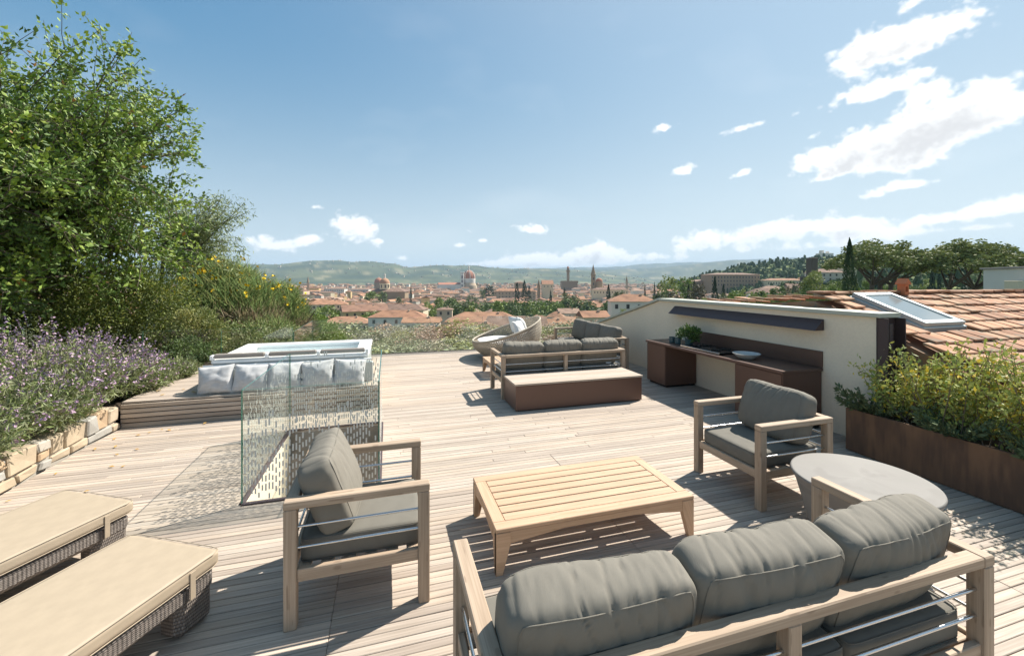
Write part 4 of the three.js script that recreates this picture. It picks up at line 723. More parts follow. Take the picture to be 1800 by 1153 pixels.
// ---------- trees ----------
function cards(R, n, fn, size) {                        // one geometry of many leaf-clump cards with their own tints
  const P = [], C = [], a = new THREE.Vector3(), b = new THREE.Vector3();
  for (let k = 0; k < n; k++) { const { p, s = 1, t = 1 } = fn(R), d = rdir(R), u = a.crossVectors(d, Math.abs(d.y) < 0.9 ? UPV : new THREE.Vector3(1, 0, 0)).normalize().clone(), v = b.crossVectors(d, u).clone(), L = size * s * (0.6 + R() * 0.8), W = L * 0.55, f = (0.72 + R() * 0.56) * t;
    const q = [p.clone().addScaledVector(u, -L), p.clone().addScaledVector(v, W), p.clone().addScaledVector(u, L), p.clone().addScaledVector(v, -W)]; for (const i of [0, 1, 2, 0, 2, 3]) { P.push(q[i].x, q[i].y, q[i].z); C.push(f, f, f * (0.85 + R() * 0.2)); } }
  const g = new THREE.BufferGeometry(); g.setAttribute('position', new THREE.Float32BufferAttribute(P, 3)); g.setAttribute('color', new THREE.Float32BufferAttribute(C, 3)); g.computeVertexNormals(); return g;
}
// crown of unit height and width about the origin at its foot
function roundCrown(seed, n, size) { const R = rng(seed), cl = Array.from({ length: 26 }, () => { const d = rdir(R); return new THREE.Vector3(d.x * 0.34, 0.5 + d.y * 0.36, d.z * 0.34).multiplyScalar(1); }); return cards(R, n, R => { const c = cl[Math.floor(R() * cl.length)], d = rdir(R), q = Math.pow(R(), 0.45) * 0.165; return { p: new THREE.Vector3(c.x + d.x * q, c.y + d.y * q, c.z + d.z * q) }; }, size); }
function columnCrown(seed, n, size) { const R = rng(seed); return cards(R, n, R => { const y = R(), prof = Math.pow(Math.sin(Math.min(1, y * 1.35 + 0.12) * Math.PI / 2), 0.8) * (y > 0.55 ? Math.pow(1 - (y - 0.55) / 0.45, 0.65) : 1), a = R() * 6.28, q = Math.sqrt(0.35 + R() * 0.65) * 0.5 * prof * (0.85 + 0.2 * Math.sin(a * 3 + y * 14)); return { p: new THREE.Vector3(Math.cos(a) * q, y, Math.sin(a) * q) }; }, size); }
const crowns = { low: [1, 2, 3, 4].map(s => roundCrown(200 + s, 520, 0.055)), high: [1, 2, 3].map(s => roundCrown(210 + s, 3600, 0.026)), col: [1, 2].map(s => columnCrown(220 + s, 700, 0.05)), colHigh: [columnCrown(230, 5200, 0.022)] };
const TINT = { fresh: leafM(0.17, 0.235, 0.045, 0.25), mid: leafM(0.105, 0.155, 0.035, 0.25), dark: leafM(0.035, 0.058, 0.024, 0.12), olive: leafM(0.15, 0.165, 0.075, 0.2), light: leafM(0.24, 0.28, 0.08, 0.3), brown: leafM(0.13, 0.115, 0.065, 0.2) }; for (const k in TINT) TINT[k].vertexColors = true;
const unitTrunk = (() => { const g = new THREE.CylinderGeometry(0.6, 1, 1, 7, 1); g.translate(0, 0.5, 0); return g; })();
let treeN = 0;
function tree(name, label, group, kind, tint, u, Z, topV, wpx, hFrac = 0.8) {
  const p = at(u, Z, 0); p.y = ground(p.x, p.z) - 0.3; const top = EYE + (HORIZON - topV) / FOCAL * Z, H = top - p.y, W = wpx / FOCAL * Z, ch = Math.min(H * hFrac, W * (kind.startsWith('col') ? 12 : 1.25)), t = thing(name, label, 'tree', group, p.x, p.y, p.z, treeN * 1.3);
  const tr = part('trunk', unitTrunk, M.bark, t); tr.scale.set(Math.max(0.12, W * 0.035), H - ch * 0.6, Math.max(0.12, W * 0.035));
  const list = crowns[kind], c = part('crown', list[treeN++ % list.length], TINT[tint], t); c.scale.set(W, ch, W); c.position.y = H - ch; return t;
}
const GRP = 'trees among the city houses', L1 = 'leafy green tree in the row across the middle of the city', L2 = 'dark cypress standing among the city houses', L3 = 'leafy tree among the roofs of the city', L4 = 'tree on the slope beyond the plaster wall', L5 = 'dark cypress on the slope beyond the plaster wall';
{
  const R = rng(301);
  for (let k = 0; k < 40; k++) tree('city_tree', L1, 'row of trees across the city', 'low', R() < 0.6 ? 'mid' : 'fresh', 770 + k * 8.6 + R() * 8, 400 + R() * 90, 523 + R() * 10 + (k > 28 ? 4 : 0), 30 + R() * 16, 0.95);
  for (const [u, z, v, w, c] of [[1000, 500, 512, 44, 'olive'], [1020, 420, 528, 40, 'dark'], [985, 450, 528, 36, 'mid'], [860, 900, 499, 24, 'dark'], [848, 850, 507, 14, 'mid'], [754, 330, 527, 30, 'fresh'], [655, 700, 512, 34, 'fresh'], [672, 720, 510, 20, 'mid'], [658, 300, 540, 30, 'mid'], [788, 380, 524, 26, 'mid'], [772, 420, 523, 22, 'fresh'], [600, 420, 526, 26, 'mid'], [1090, 330, 508, 26, 'olive'], [1075, 500, 520, 18, 'light'], [700, 480, 522, 18, 'olive'], [830, 700, 516, 26, 'olive'], [575, 220, 532, 50, 'fresh'], [555, 240, 536, 40, 'mid'], [1092, 180, 540, 22, 'fresh'], [820, 420, 528, 20, 'olive']]) tree('city_tree', L3, GRP, 'low', c, u, z, v, w, 0.85);
  for (let k = 0; k < 46; k++) { const u = 560 + R() * 620, z = 230 + R() * 800; tree('city_tree', L3, GRP, 'low', ['mid', 'fresh', 'olive', 'light'][Math.floor(R() * 4)], u, z, HORIZON + (52 - (z < 450 ? (450 - z) * 0.11 : 0) - 10 - R() * 9) * FOCAL / z, (9 + R() * 8) * FOCAL / z, 0.9); }
  for (const [u, z, v, w] of [[909, 620, 497, 12], [922, 620, 493, 13], [930, 640, 502, 9], [1070, 420, 500, 12], [968, 560, 510, 7], [992, 520, 506, 8], [722, 700, 504, 6], [1134, 420, 501, 6], [1151, 380, 496, 6]]) tree('cypress', L2, 'cypresses among the city houses', 'col', 'dark', u, z, v, w, 0.97);
  for (const [u, z, v, w, c] of [[1175, 230, 481, 40, 'light'], [1205, 260, 484, 36, 'fresh'], [1190, 200, 508, 48, 'brown'], [1160, 190, 514, 34, 'olive'], [1225, 210, 496, 36, 'brown'], [1290, 170, 507, 40, 'fresh'], [1310, 190, 503, 40, 'light'], [1338, 170, 510, 36, 'mid'], [1270, 160, 514, 30, 'olive'], [1370, 180, 500, 34, 'mid'], [1392, 200, 498, 30, 'brown'], [1440, 120, 474, 58, 'light'], [1418, 135, 492, 40, 'olive'], [1475, 110, 488, 40, 'mid'], [1460, 100, 500, 40, 'fresh'], [1215, 60, 524, 16, 'light'], [1243, 58, 520, 26, 'light'], [1285, 60, 522, 24, 'light'], [1330, 75, 516, 20, 'light'], [1350, 75, 514, 22, 'light'], [1372, 70, 515, 20, 'light'], [1400, 75, 514, 24, 'light'], [1096, 75, 540, 18, 'light'], [1520, 120, 492, 30, 'fresh'], [1580, 140, 490, 46, 'olive'], [1610, 120, 498, 40, 'mid'], [1640, 170, 486, 40, 'light'], [1560, 110, 500, 36, 'fresh'], [1700, 130, 494, 50, 'dark'], [1490, 150, 484, 30, 'light'], [1740, 200, 478, 60, 'mid'], [1800, 60, 468, 40, 'light'], [1790, 55, 486, 50, 'fresh']]) tree('slope_tree', L4, 'trees on the slope beyond the wall', z < 150 ? 'high' : 'low', c, u, z, v, w, 0.85);
  for (const [u, z, v, w] of [[1221, 220, 493, 14], [1257, 210, 488, 16], [1272, 215, 500, 14], [1211, 230, 502, 12], [1640, 150, 478, 22], [1652, 155, 482, 16]]) tree('cypress', L5, 'cypresses beyond the wall', 'col', 'dark', u, z, v, w, 0.98);
  tree('cypress', 'tall slim cypress standing in front of the umbrella pines', null, 'colHigh', 'dark', 1494, 46, 419, 26, 0.985).children[1].material = leafM(0.045, 0.075, 0.022, 0.15); 
  scene.children[scene.children.length - 1].children[1].material.vertexColors = true;
}
// umbrella pines
function umbrellaPine(label, u, Z, topV, botV, wpx, seed, stems) {
  const R = rng(seed), p = at(u, Z, 0); p.y = ground(p.x, p.z); const k = Z / FOCAL, W = wpx * k, top = EYE + (HORIZON - topV) * k, bot = EYE + (HORIZON - botV) * k, t = thing('umbrella_pine', label, 'tree', 'umbrella pines beyond the tiled roof', p.x, 0, p.z), wood = [], pads = [], H = top - bot;
  for (const [x0, x1] of stems) { const b = V3(x0 * W, p.y, (R() - 0.5) * 1.5), m = V3(lerp(x0, x1, 0.35) * W, lerp(p.y, bot, 0.85), (R() - 0.5) * 1.5); wood.push(limb(b, m, 0.42, 0.32, 8)); for (let i = 0; i < 6; i++) { const e = V3(lerp(x1, (R() - 0.5) * 1.05, 0.55) * W, bot + H * (0.25 + R() * 0.3), (R() - 0.5) * W * 0.7), mm = m.clone().lerp(e, 0.5).add(V3(0, -0.4, 0)); wood.push(limb(m, mm, 0.2, 0.14, 6), limb(mm, e, 0.14, 0.05, 5)); } }
  for (let i = 0; i < 170; i++) { const a = R() * 6.28, q = Math.sqrt(R()), dome = 1 - q * q * 0.62; pads.push({ c: V3(Math.cos(a) * q * W * 0.47, bot + H * (0.10 + (dome - 0.26) * (0.35 + R() * 0.72)), Math.sin(a) * q * W * 0.42), r: W * (0.055 + R() * 0.035) }); }
  const g = cards(R, 15000, R => { const c = pads[Math.floor(R() * pads.length)], d = rdir(R), q = Math.pow(R(), 0.4) * c.r; return { p: V3(c.c.x + d.x * q, c.c.y + d.y * q * 0.7, c.c.z + d.z * q) }; }, W * 0.0135);
  part('trunk', merge(wood), M.bark, t); const c = part('crown', g, leafM(0.20, 0.23, 0.075, 0.2), t); c.material.vertexColors = true; t.rotation.y = -YAW;
}
umbrellaPine('umbrella pine with two dark trunks just behind the cypress', 1546, 70, 414, 478, 168, 401, [[-0.08, -0.12], [0.02, 0.05], [0.03, 0.22]]);
umbrellaPine('wide umbrella pine with a dense crown beside the pale modern house', 1692, 66, 417, 484, 196, 402, [[-0.16, -0.12], [0.1, 0.2]]);
// ---------- houses ----------
function gable(w, d, h, rh, hip, ov = 0.6) {             // {wall, roof} about the foot; ridge along x
  const hw = w / 2, hd = d / 2, a = hw + ov, b = hd + ov, k = hip ? Math.min(a - 0.5, b) : 0, y = h - 0.02, e = h - 0.25, r = h + rh, P = [], tri = (...q) => P.push(...q.flat());
  const A = [-a, e, -b], B = [a, e, -b], C = [a, e, b], D = [-a, e, b], E = [-a + k, r, 0], F = [a - k, r, 0];
  tri(A, E, F); tri(A, F, B); tri(C, F, E); tri(C, E, D); tri(A, D, E); tri(B, F, C); tri(A, B, C); tri(A, C, D);
  const roof = new THREE.BufferGeometry(); roof.setAttribute('position', new THREE.Float32BufferAttribute(P, 3)); roof.setAttribute('uv', new THREE.Float32BufferAttribute(P.flatMap((q, i) => i % 3 === 1 ? [] : [q]), 2)); roof.computeVertexNormals();
  const wall = new THREE.BoxGeometry(w, h + 3, d); wall.translate(0, (h - 3) / 2 - 0.26, 0); const q = wall.toNonIndexed();
  if (!hip) { const G = []; for (const s of [-1, 1]) { const X = s * hw, p = [[X, h - 0.26, -hd], [X, h - 0.26, hd], [X, r - 0.3, 0]]; G.push(...(s > 0 ? [p[0], p[2], p[1]] : p).flat()); } const gg = new THREE.BufferGeometry(); gg.setAttribute('position', new THREE.Float32BufferAttribute(G, 3)); gg.setAttribute('uv', new THREE.Float32BufferAttribute(new Float32Array(12), 2)); gg.computeVertexNormals(); return { wall: mergeGeometries([q, gg]), roof }; }
  return { wall: q, roof };
}
const WALLC = [[0.62, 0.53, 0.38], [0.60, 0.43, 0.22], [0.66, 0.62, 0.54], [0.55, 0.42, 0.31], [0.68, 0.58, 0.40], [0.52, 0.48, 0.42]], ROOFC = [[0.33, 0.175, 0.105], [0.27, 0.155, 0.105], [0.37, 0.20, 0.12], [0.24, 0.155, 0.115], [0.30, 0.20, 0.145]];
const WM = WALLC.map(c => std({ color: col(...c), roughness: 0.95 }));
const roofTex = tex(256, 256, (u, v) => { const q = 0.35 + 0.95 * pfbm(u, v, 5, 5, 5, 501), m = smooth(0.55, 0.7, pfbm(u, v, 4, 4, 4, 502)) * 0.25; return [q, q * (1 - m * 0.1), q * (1 + m * 0.3)]; }, true, 0.09, 0.09);
const RM = ROOFC.map(c => std({ color: col(...c), map: roofTex, roughness: 0.95 }));
const winM = std({ color: col(0.035, 0.035, 0.038), roughness: 0.3 }), winG = new THREE.BoxGeometry(1, 1, 0.12);
const houseProtos = {};
function house(u, Z, w, d, h, rh, hip, turn, wc, rc, label, group, yBase, wins) {
  const p = at(u, Z, 0); p.y = yBase ?? ground(p.x, p.z); const key = [w, d, h, rh, hip].join(); const g = houseProtos[key] = houseProtos[key] || gable(w, d, h, rh, hip), t = thing('house', label, 'house', group, p.x, p.y, p.z, turn);
  part('wall', g.wall, WM[wc], t); const r = part('roof', g.roof, RM[rc], t);
  const ch = part('chimney', bx(0.9, 1.6, 0.7, w * 0.2, h + rh * 0.75, d * 0.1, 0.05), WM[3], r);
  if (wins) { const rows = Math.max(1, Math.floor(h / 3.6)), n = Math.max(2, Math.floor(w / 4.2)); for (let j = 0; j < rows; j++) for (let i = 0; i < n; i++) { const m = part('window', winG, winM, t); m.position.set(-w / 2 + w / n * (i + 0.5), h - 2.2 - j * 3.4, d / 2 + 0.02); m.scale.set(1.15, 1.7, 1); } }
  return t;
}
{
  const near = 'houses on the slope below the terrace', R = rng(601);
  // single houses that can be told apart
  const H = (u, Z, w, d, topV, h, rh, hip, turn, wc, rc, label, wins = true) => { const top = EYE + (HORIZON - topV) / FOCAL * Z; house(u, Z, w, d, h, rh, hip, turn - YAW, wc, rc, label, near, top - h - rh, wins); };
  H(1042, 150, 9, 8, 546, 6.5, 1.8, false, 0.15, 4, 0, 'cream house with three dark windows next to the end of the plaster wall');
  H(1110, 165, 17, 10, 517, 6.5, 2.4, true, -0.1, 2, 0, 'white villa with a hipped roof above the end of the plaster wall');
  H(700, 190, 24, 11, 545, 6, 2.5, true, 0.1, 2, 0, 'long pale house with tiled roof just beyond the glass, below the dome');
  H(742, 170, 14, 9, 557, 5, 1.6, false, 0.05, 2, 2, 'grey house with a bright tiled lean roof below the leafy trees');
  H(640, 260, 26, 14, 535, 9, 3.5, false, 0.5, 1, 1, 'ochre gabled house with large brown roof');
  H(690, 300, 48, 14, 534, 8, 3.6, true, -0.06, 0, 3, 'long arcaded building with a wide brown roof');
  H(610, 200, 22, 12, 556, 6, 2.6, true, 0.2, 3, 2, 'low house with orange roof beside the broom shrub');
  H(850, 175, 30, 14, 548, 6, 3.2, true, 0.05, 3, 2, 'wide house with an orange brown roof behind the woven daybed');
  H(908, 150, 20, 12, 556, 5.5, 2.6, false, -0.2, 5, 3, 'grey gabled house above the woven daybed');
  H(782, 230, 8, 8, 540, 9, 0.8, true, 0.1, 3, 3, 'small brown tower like house among the trees');
  H(960, 160, 22, 12, 560, 5.5, 2.4, true, 0.15, 3, 0, 'low house with reddish roof left of the cream house');
  H(1000, 185, 20, 11, 556, 5, 2.2, true, -0.1, 4, 2, 'house with bright terracotta roof behind the cream house');
  H(830, 130, 20, 10, 566, 4, 2, true, 0.3, 5, 1, 'low weathered roof half hidden by slope shrubs');
  H(575, 330, 30, 14, 527, 9, 3, true, 0.3, 4, 2, 'cream house at the foot of the broom shrubs');
  // the town: nearest ones as single houses, the rest as one mass
  const mass = []; let n = 0; const label = ['distant town house with tiled hip roof in the city below', 'distant town house with gabled tile roof in the city below'];
  const list = [];
  for (let Z = 240; Z < 2900;) { const step = 20 + Z * 0.012, half = Z * 1.22; for (let X = -half; X < half; X += step * (0.8 + R() * 0.45)) { const u = 900 + X / Z * FOCAL + (R() - 0.5) * 6, zz = Z + (R() - 0.5) * step; if (u < 60 || u > 1560) continue; const belt = (zz > 330 && zz < 520 && u > 750 && u < 1130) || (zz < 330 && (u > 1130 || u < 560)) || (zz < 290 && R() < 0.55); if (belt) continue; if (u > 1180 && zz > 700 && R() < 0.45) continue; list.push([u, zz]); } Z += step; }
  for (const [u, Z] of list) {
    const p = at(u, Z, 0), gy = ground(p.x, p.z); if (gy > -34 && Z > 420) continue;
    const w = 10 + Math.floor(R() * 5) * 4 + (Z > 900 ? 6 : 0), d = 9 + Math.floor(R() * 3) * 3, h = 7.5 + Math.floor(R() * 4) * 3 + (R() < 0.05 ? 7 : 0), rh = 2.2 + Math.floor(R() * 3) * 0.6, hip = R() < 0.6, turn = -YAW + (R() - 0.5) * 0.7 + (R() < 0.35 ? Math.PI / 2 : 0), wc = Math.floor(R() * 6), rc = Math.floor(R() * 5);
    if (n < 270 && Math.abs(u - 900) < 620) { house(u, Z, w, d, h, rh, hip, turn, wc, rc, label[hip ? 0 : 1], 'town houses of the city below', gy, Z < 420); n++; continue; }
    const key = [w, d, h, rh, hip].join(), g = houseProtos[key] = houseProtos[key] || gable(w, d, h, rh, hip);
    for (const [src, cl] of [[g.wall, WALLC[wc]], [g.roof, ROOFC[rc]]]) { const q = src.clone(); q.rotateY(turn); q.translate(p.x, gy, p.z); const f = 0.65 + R() * 0.5, k = q.attributes.position.count, C = new Float32Array(k * 3); for (let i = 0; i < k; i++) { C[i * 3] = cl[0] * f; C[i * 3 + 1] = cl[1] * f; C[i * 3 + 2] = cl[2] * f; } q.setAttribute('color', new THREE.BufferAttribute(C, 3)); mass.push(q); }
  }
  const m = solo('distant_town', mergeGeometries(mass), std({ vertexColors: true, roughness: 0.95 }), 'mass of far terracotta roofed houses filling the valley below the hills', 'town'); m.userData.kind = 'stuff';
  console.log('houses', n, 'mass parts', mass.length);
}
// ---------- landmarks ----------
const PIETRA = std({ color: col(0.42, 0.33, 0.23), roughness: 0.95 }), MARBLE = std({ color: col(0.66, 0.63, 0.57), roughness: 0.8 }), DOME = std({ color: col(0.36, 0.155, 0.095), roughness: 0.9 }), BROWNST = std({ color: col(0.30, 0.225, 0.15), roughness: 0.95 });
const lathe = (pts, n) => new THREE.LatheGeometry(pts.map(p => new THREE.Vector2(...p)), n);
const spot = (u, Z) => { const p = at(u, Z, 0); p.y = -50.5; return p; };
{
  let p = spot(824, 1720); const d = thing('cathedral', 'cathedral with a large ribbed red dome and white lantern', 'cathedral', null, p.x, p.y, p.z, -YAW + 0.3);
  part('drum', lathe([[26, 40], [27, 40], [27, 57], [26.5, 58]], 8), MARBLE, d); part('tribune', lathe([[34, 0], [34, 28], [30, 32], [27, 40.5]], 8), PIETRA, d);
  const prof = []; for (let i = 0; i <= 12; i++) { const a = i / 12 * 1.36; prof.push([Math.max(3.2, 26.5 * Math.cos(a) ** 0.9), 58 + 34 * Math.sin(a)]); }
  const dm = part('dome', lathe(prof, 8), DOME, d); for (let k = 0; k < 8; k++) { const a = k / 8 * 6.2832, pts = prof.map(([r, y]) => V3(Math.sin(a) * (r + 0.3), y, Math.cos(a) * (r + 0.3))); part('rib', new THREE.TubeGeometry(new THREE.CatmullRomCurve3(pts), 12, 0.9, 5), MARBLE, dm); }
  part('lantern', lathe([[3.2, 91], [4.6, 92], [3.4, 94], [3.2, 103], [4.4, 104], [0.9, 112], [1.1, 114], [0.1, 116]], 8), MARBLE, d);
  const nv = gable(110, 42, 34, 8, false); const n1 = part('nave', nv.wall, MARBLE, d), n2 = part('nave_roof', nv.roof, DOME, d); for (const q of [n1, n2]) q.position.x = -70;
  p = spot(812.5, 1690); const c = thing('bell_tower', 'slender square marble bell tower beside the ribbed dome', 'tower', null, p.x, p.y, p.z, -YAW); part('shaft', bx(13, 80, 13, 0, 40, 0, 0.8), MARBLE, c); part('cornice', bx(15, 3.5, 15, 0, 82, 0, 0.5), MARBLE, c); for (let k = 0; k < 3; k++) part('window', bx(5, 8 + k * 3, 0.6, 0, 30 + k * 17, 6.6, 0.1), winM, c);
}
{
  let p = spot(676, 820); const d = thing('domed_church', 'church with a red tiled dome and tall lantern on a windowed drum', 'church', null, p.x, p.y, p.z, -YAW);
  part('body', bx(70, 30, 30, 8, 15, 0, 0.5), BROWNST, d); const g = gable(72, 31, 30, 6, true); part('roof', g.roof, RM[3], d).position.x = 8;
  part('drum', lathe([[9, 34], [9.6, 34], [9.6, 44], [10.4, 44.5], [9.4, 45.5]], 16), WM[4], d); for (let k = 0; k < 8; k++) { const a = k / 8 * 6.2832 + 0.4, m = part('window', bx(2.2, 6, 0.5, 0, 0, 0, 0.1), winM, d); m.position.set(Math.sin(a) * 9.5, 40, Math.cos(a) * 9.5); m.rotation.y = a; }
  const prof = []; for (let i = 0; i <= 10; i++) { const a = i / 10 * 1.4; prof.push([Math.max(1.6, 9.6 * Math.cos(a)), 45.5 + 10.5 * Math.sin(a)]); } part('dome', lathe(prof, 16), std({ color: col(0.40, 0.23, 0.14), roughness: 0.9 }), d);
  part('lantern', lathe([[1.7, 55.5], [2.2, 56.5], [1.6, 57], [1.6, 61], [2.1, 61.5], [1.4, 63.5], [0.3, 65], [0.05, 67.5]], 10), MARBLE, d);
  p = spot(665.5, 1500); const e = thing('chapel_dome', 'broad red dome showing just behind the domed church', 'church', null, p.x, p.y, p.z, 0); part('drum', lathe([[16, 0], [16, 42], [15, 43]], 8), BROWNST, e); const pr = []; for (let i = 0; i <= 10; i++) { const a = i / 10 * 1.45; pr.push([Math.max(1, 15.5 * Math.cos(a)), 43 + 17 * Math.sin(a)]); } part('dome', lathe(pr, 8), DOME, e); part('lantern', lathe([[1.2, 59], [1.2, 63], [0.1, 66]], 8), MARBLE, e);
}
{
  let p = spot(998.5, 1480); const d = thing('palace_tower', 'crenellated palace with a tall slim tower and belfry', 'palace', null, p.x, p.y, p.z, -YAW);
  part('block', bx(54, 42, 40, 4, 21, 0, 0.5), BROWNST, d); part('gallery', bx(58, 6, 44, 4, 45, 0, 0.5), BROWNST, d); for (let k = 0; k < 14; k++) part('merlon', bx(2, 2.6, 1.2, -23.5 + k * 4.2, 49.3, 21.4, 0.1), BROWNST, d);
  part('shaft', bx(8.5, 40, 8.5, 0, 62, 2, 0.3), BROWNST, d); part('tower_gallery', bx(11.5, 7, 11.5, 0, 84, 2, 0.5), BROWNST, d); part('belfry', merge([bx(7.5, 8, 1.6, 0, 91, 5.2, 0.2), bx(7.5, 8, 1.6, 0, 91, -1.2, 0.2), bx(1.6, 8, 5, -3, 91, 2, 0.2), bx(1.6, 8, 5, 3, 91, 2, 0.2)]), BROWNST, d); part('spire', lathe([[5.2, 95], [0.4, 101], [0.05, 104]], 4), DOME, d);
  p = spot(1043, 900); const e = thing('church_tower', 'brown pointed bell tower beside a small red dome', 'church', null, p.x, p.y, p.z, -YAW);
  part('shaft', bx(8, 62, 8, 0, 31, 0, 0.3), BROWNST, e); for (let k = 0; k < 2; k++) part('window', bx(2.4, 5, 0.5, 0, 44 + k * 11, 4.05, 0.1), winM, e); part('belfry', bx(9, 3, 9, 0, 63, 0, 0.4), BROWNST, e); part('spire', lathe([[5.2, 64.5], [0.3, 85], [0.05, 88]], 8), BROWNST, e);
  part('drum', lathe([[8, 34], [8, 48], [7.4, 49]], 12).translate(12, 0, 2), BROWNST, e); const pr = []; for (let i = 0; i <= 8; i++) { const a = i / 8 * 1.45; pr.push([Math.max(0.6, 7.4 * Math.cos(a)), 49 + 7.5 * Math.sin(a)]); } part('dome', lathe(pr, 12).translate(12, 0, 2), DOME, e); part('nave', bx(26, 34, 60, 14, 17, -10, 0.4), WM[0], e);
  for (const [u, Z, h, l] of [[541, 1100, 62, 'slender pointed church spire beside the broom shrub'], [1102, 1300, 66, 'thin dark church spire near the plaster wall end'], [947, 900, 54, 'thin tower beside the large gabled church']]) { p = spot(u, Z); const s = thing('church_spire', l, 'spire', null, p.x, p.y, p.z, 0.3); part('shaft', bx(5, h * 0.75, 5, 0, h * 0.375, 0, 0.2), PIETRA, s); part('spire', lathe([[3.4, h * 0.75], [0.05, h]], 8), BROWNST, s); }
  const big = (u, Z, w, dd, h, rh, hip, wm, rm, label, wins, turn = 0) => { const q = spot(u, Z), t = thing('palace', label, 'palace', null, q.x, q.y, q.z, -YAW + turn), g = gable(w, dd, h, rh, hip, 1); part('wall', g.wall, wm, t); part('roof', g.roof, rm, t); for (let j = 0; j < wins[1]; j++) for (let i = 0; i < wins[0]; i++) { const m = part('window', winG, winM, t); m.scale.set(wins[2] || 1.6, wins[3] || 3, 1); m.position.set(-w / 2 + w / wins[0] * (i + 0.5), h - 5 - j * 6.5, dd / 2 + 0.04); } return t; };
  big(590, 1050, 50, 22, 31, 3, true, MARBLE, RM[4], 'pale grey building with tall windows left of the domed church', [11, 3]); big(632, 1080, 52, 22, 29, 3, true, MARBLE, RM[4], 'long pale building with rows of windows beside the domed church', [14, 3]);
  big(962, 880, 22, 34, 44, 8, false, WM[0], RM[0], 'tall cream gabled church between the cypresses and the slim tower', [3, 1], 0); big(905, 860, 84, 20, 30, 5, true, PIETRA, RM[2], 'long brown building with orange roof behind the two cypresses', [12, 2]); big(913, 1000, 24, 18, 46, 3, true, PIETRA, RM[3], 'square block standing above the long orange roof', [3, 1]);
  big(1072, 800, 66, 18, 34, 4, true, WM[4], RM[3], 'yellow loggia building right of the brown bell tower', [12, 1]); big(1035, 480, 60, 16, 22, 4, true, WM[4], RM[2], 'long ochre house with an orange red roof below the brown bell tower', [14, 2, 1.3, 2.2]);
  big(1283, 760, 86, 40, 62, 3, true, BROWNST, RM[3], 'huge brown stone palace on the right side of the city', [16, 3]); big(1235, 790, 60, 36, 50, 3, true, BROWNST, RM[3], 'lower wing of the huge brown palace', [12, 2]); big(1375, 720, 62, 20, 52, 3, true, WM[4], RM[0], 'long yellow palace wing with many windows below the wooded hill', [14, 2]); big(1420, 720, 20, 18, 56, 3, true, WM[1], RM[0], 'small orange palace block next to the yellow wing', [3, 2]);
  p = at(1450, 1150, 0); p.y = ground(p.x, p.z); const f = thing('hill_villa', 'pale fortress villa on top of the wooded hill', 'villa', null, p.x, EYE + 30 / FOCAL * 1150, p.z, -YAW); part('block', bx(32, 24, 24, 0, 14, 0, 0.4), WM[2], f); part('turret', bx(8, 8, 8, -8, 30, 0, 0.3), WM[2], f); part('turret', bx(6, 5, 6, 8, 28.5, 0, 0.3), WM[2], f); for (let k = 0; k < 4; k++) part('window', bx(2, 4, 0.4, -11 + k * 7, 18, 12.1, 0.1), winM, f); part('bastion', bx(60, 30, 40, 0, -13.5, -4, 1), WM[5], f);
  p = at(1428, 260, 0); p.y = ground(p.x, p.z); const tw = thing('ruined_tower', 'dark square old tower among the trees on the hillside', 'tower', null, p.x, p.y, p.z, -YAW + 0.2); const th = EYE + 39 / FOCAL * 260 - p.y; part('shaft', bx(4.4, th, 4.4, 0, th / 2, 0, 0.2), std({ color: col(0.13, 0.10, 0.075), roughness: 1 }), tw); part('house', bx(9, th * 0.72, 7, -2, th * 0.36, 1, 0.2), std({ color: col(0.10, 0.085, 0.07), roughness: 1 }), tw);
}
// pale modern house right of the pines
{
  const p = at(1838, 38, 0), t = thing('modern_house', 'pale flat roofed modern house beyond the tiled roof', 'house', null, p.x, 0, p.z, -YAW - 0.35), top = EYE + 20 / FOCAL * 38;
  part('wall', merge([bb(-2.6, -1.9, -9, top, -3, 3, 0.02), bb(-1.9, 6, top - 0.9, top - 0.001, -3, 3.001, 0.02), bb(0.2, 6, -9, top - 0.9, -3, 3, 0.02), bb(-1.9, 0.2, -9, top - 0.9, -3, -2.5, 0.02)]), WM[2], t); part('roof_edge', bb(-2.8, 6.2, top, top + 0.16, -3.2, 3.2, 0.02), M.taupe, t); part('porch', bb(-3.6, -2.7, -9, top - 1.1, 1.5, 3.2, 0.02), WM[4], t);
}
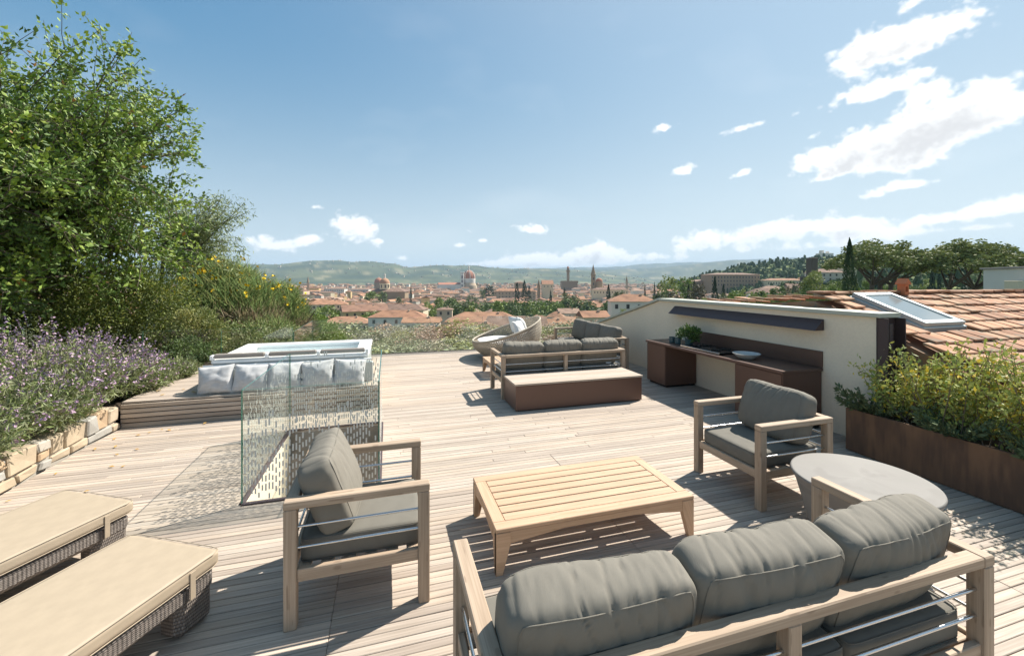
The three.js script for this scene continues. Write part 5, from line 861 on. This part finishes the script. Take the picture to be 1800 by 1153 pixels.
// ---------- woods, hillside villas, slope shrubs ----------
{
  const R = rng(701), ico = new THREE.IcosahedronGeometry(0.5, 1), P = ico.attributes.position; for (let i = 0; i < P.count; i++) { const x = P.getX(i), y = P.getY(i), z = P.getZ(i), f = 1 + pn(x * 5, y * 5, z * 5) * 0.5; P.setXYZ(i, x * f, y * f + 0.3, z * f); } ico.computeVertexNormals();
  const items = [], vill = [];
  for (let k = 0; k < 16000; k++) { const b = 19 + R() * 44, r = b > 30 && R() < 0.4 ? 300 + R() * 320 : 700 + R() * 900, a = b * Math.PI / 180 + YAW, x = Math.sin(a) * r, z = -Math.cos(a) * r, y = ground(x, z); if (y < (r > 650 ? -26 : -30)) continue; const s = (5 + R() * 7) * (r > 650 ? 1.15 : 0.9), dk = R(); items.push({ p: V3(x, y, z), q: new THREE.Quaternion().setFromAxisAngle(UPV, R() * 6), s: s * (dk < 0.2 ? 1.9 : 1.1), w: s * (dk < 0.2 ? 0.5 : 1), c: vary(dk < 0.4 ? [0.06, 0.09, 0.035] : dk < 0.8 ? [0.105, 0.14, 0.05] : [0.18, 0.21, 0.07], R) }); }
  const w = scatter('wooded_hill', scene, ico, std({ roughness: 1 }), items); w.userData = { kind: 'stuff', label: 'dense wood of dark and light trees covering the hill on the right', category: 'wood' };
  for (let k = 0; k < 170; k++) { const b = -34 + R() * 52, r = 3500 + R() * 2100, a = b * Math.PI / 180 + YAW, x = Math.sin(a) * r, z = -Math.cos(a) * r; vill.push({ p: V3(x, ground(x, z) + 4, z), q: new THREE.Quaternion().setFromAxisAngle(UPV, R() * 3), s: 6 + R() * 4, w: 9 + R() * 9, c: vary([0.62, 0.55, 0.45], R, 0.15) }); }
  const v = scatter('hillside_villas', scene, new THREE.BoxGeometry(1, 1, 1), stemMat, vill); v.userData = { kind: 'stuff', label: 'scattered tiny pale villas on the far blue green hills', category: 'villas' };
  const clump = cards(rng(705), 900, R => { const d = rdir(R), q = Math.pow(R(), 0.4) * 0.5; return { p: V3(d.x * q, Math.abs(d.y) * q * 1.1, d.z * q) }; }, 0.026), sh = [];
  for (let k = 0; k < 2600; k++) { const b = -38 + R() * 62, r = 13.5 + Math.pow(R(), 1.3) * 120, a = b * Math.PI / 180 + YAW, x = Math.sin(a) * r, z = -Math.cos(a) * r; if (z > -12.2 && x > -2 ) continue; const n = fbm3(x / 9, z / 9, 3, 3), s = (0.7 + R() * R() * 3.2) * (r > 45 ? 1.5 : 1); sh.push({ p: V3(x, ground(x, z) - 0.1, z), q: new THREE.Quaternion().setFromAxisAngle(UPV, R() * 6), s: s * 0.9, w: s * 1.3, c: vary(n > 0.12 ? [0.40, 0.28, 0.21] : R() < 0.45 ? [0.26, 0.285, 0.15] : R() < 0.5 ? [0.34, 0.34, 0.12] : [0.36, 0.34, 0.26], R) }); }
  const cm = leafM(1, 1, 1, 0.2); cm.vertexColors = true; const s2 = scatter('slope_shrubs', scene, clump, cm, sh); s2.userData = { kind: 'stuff', label: 'olive and pinkish shrubs covering the slope just beyond the glass', category: 'shrubs' };
}
renderer.render(scene, camera);
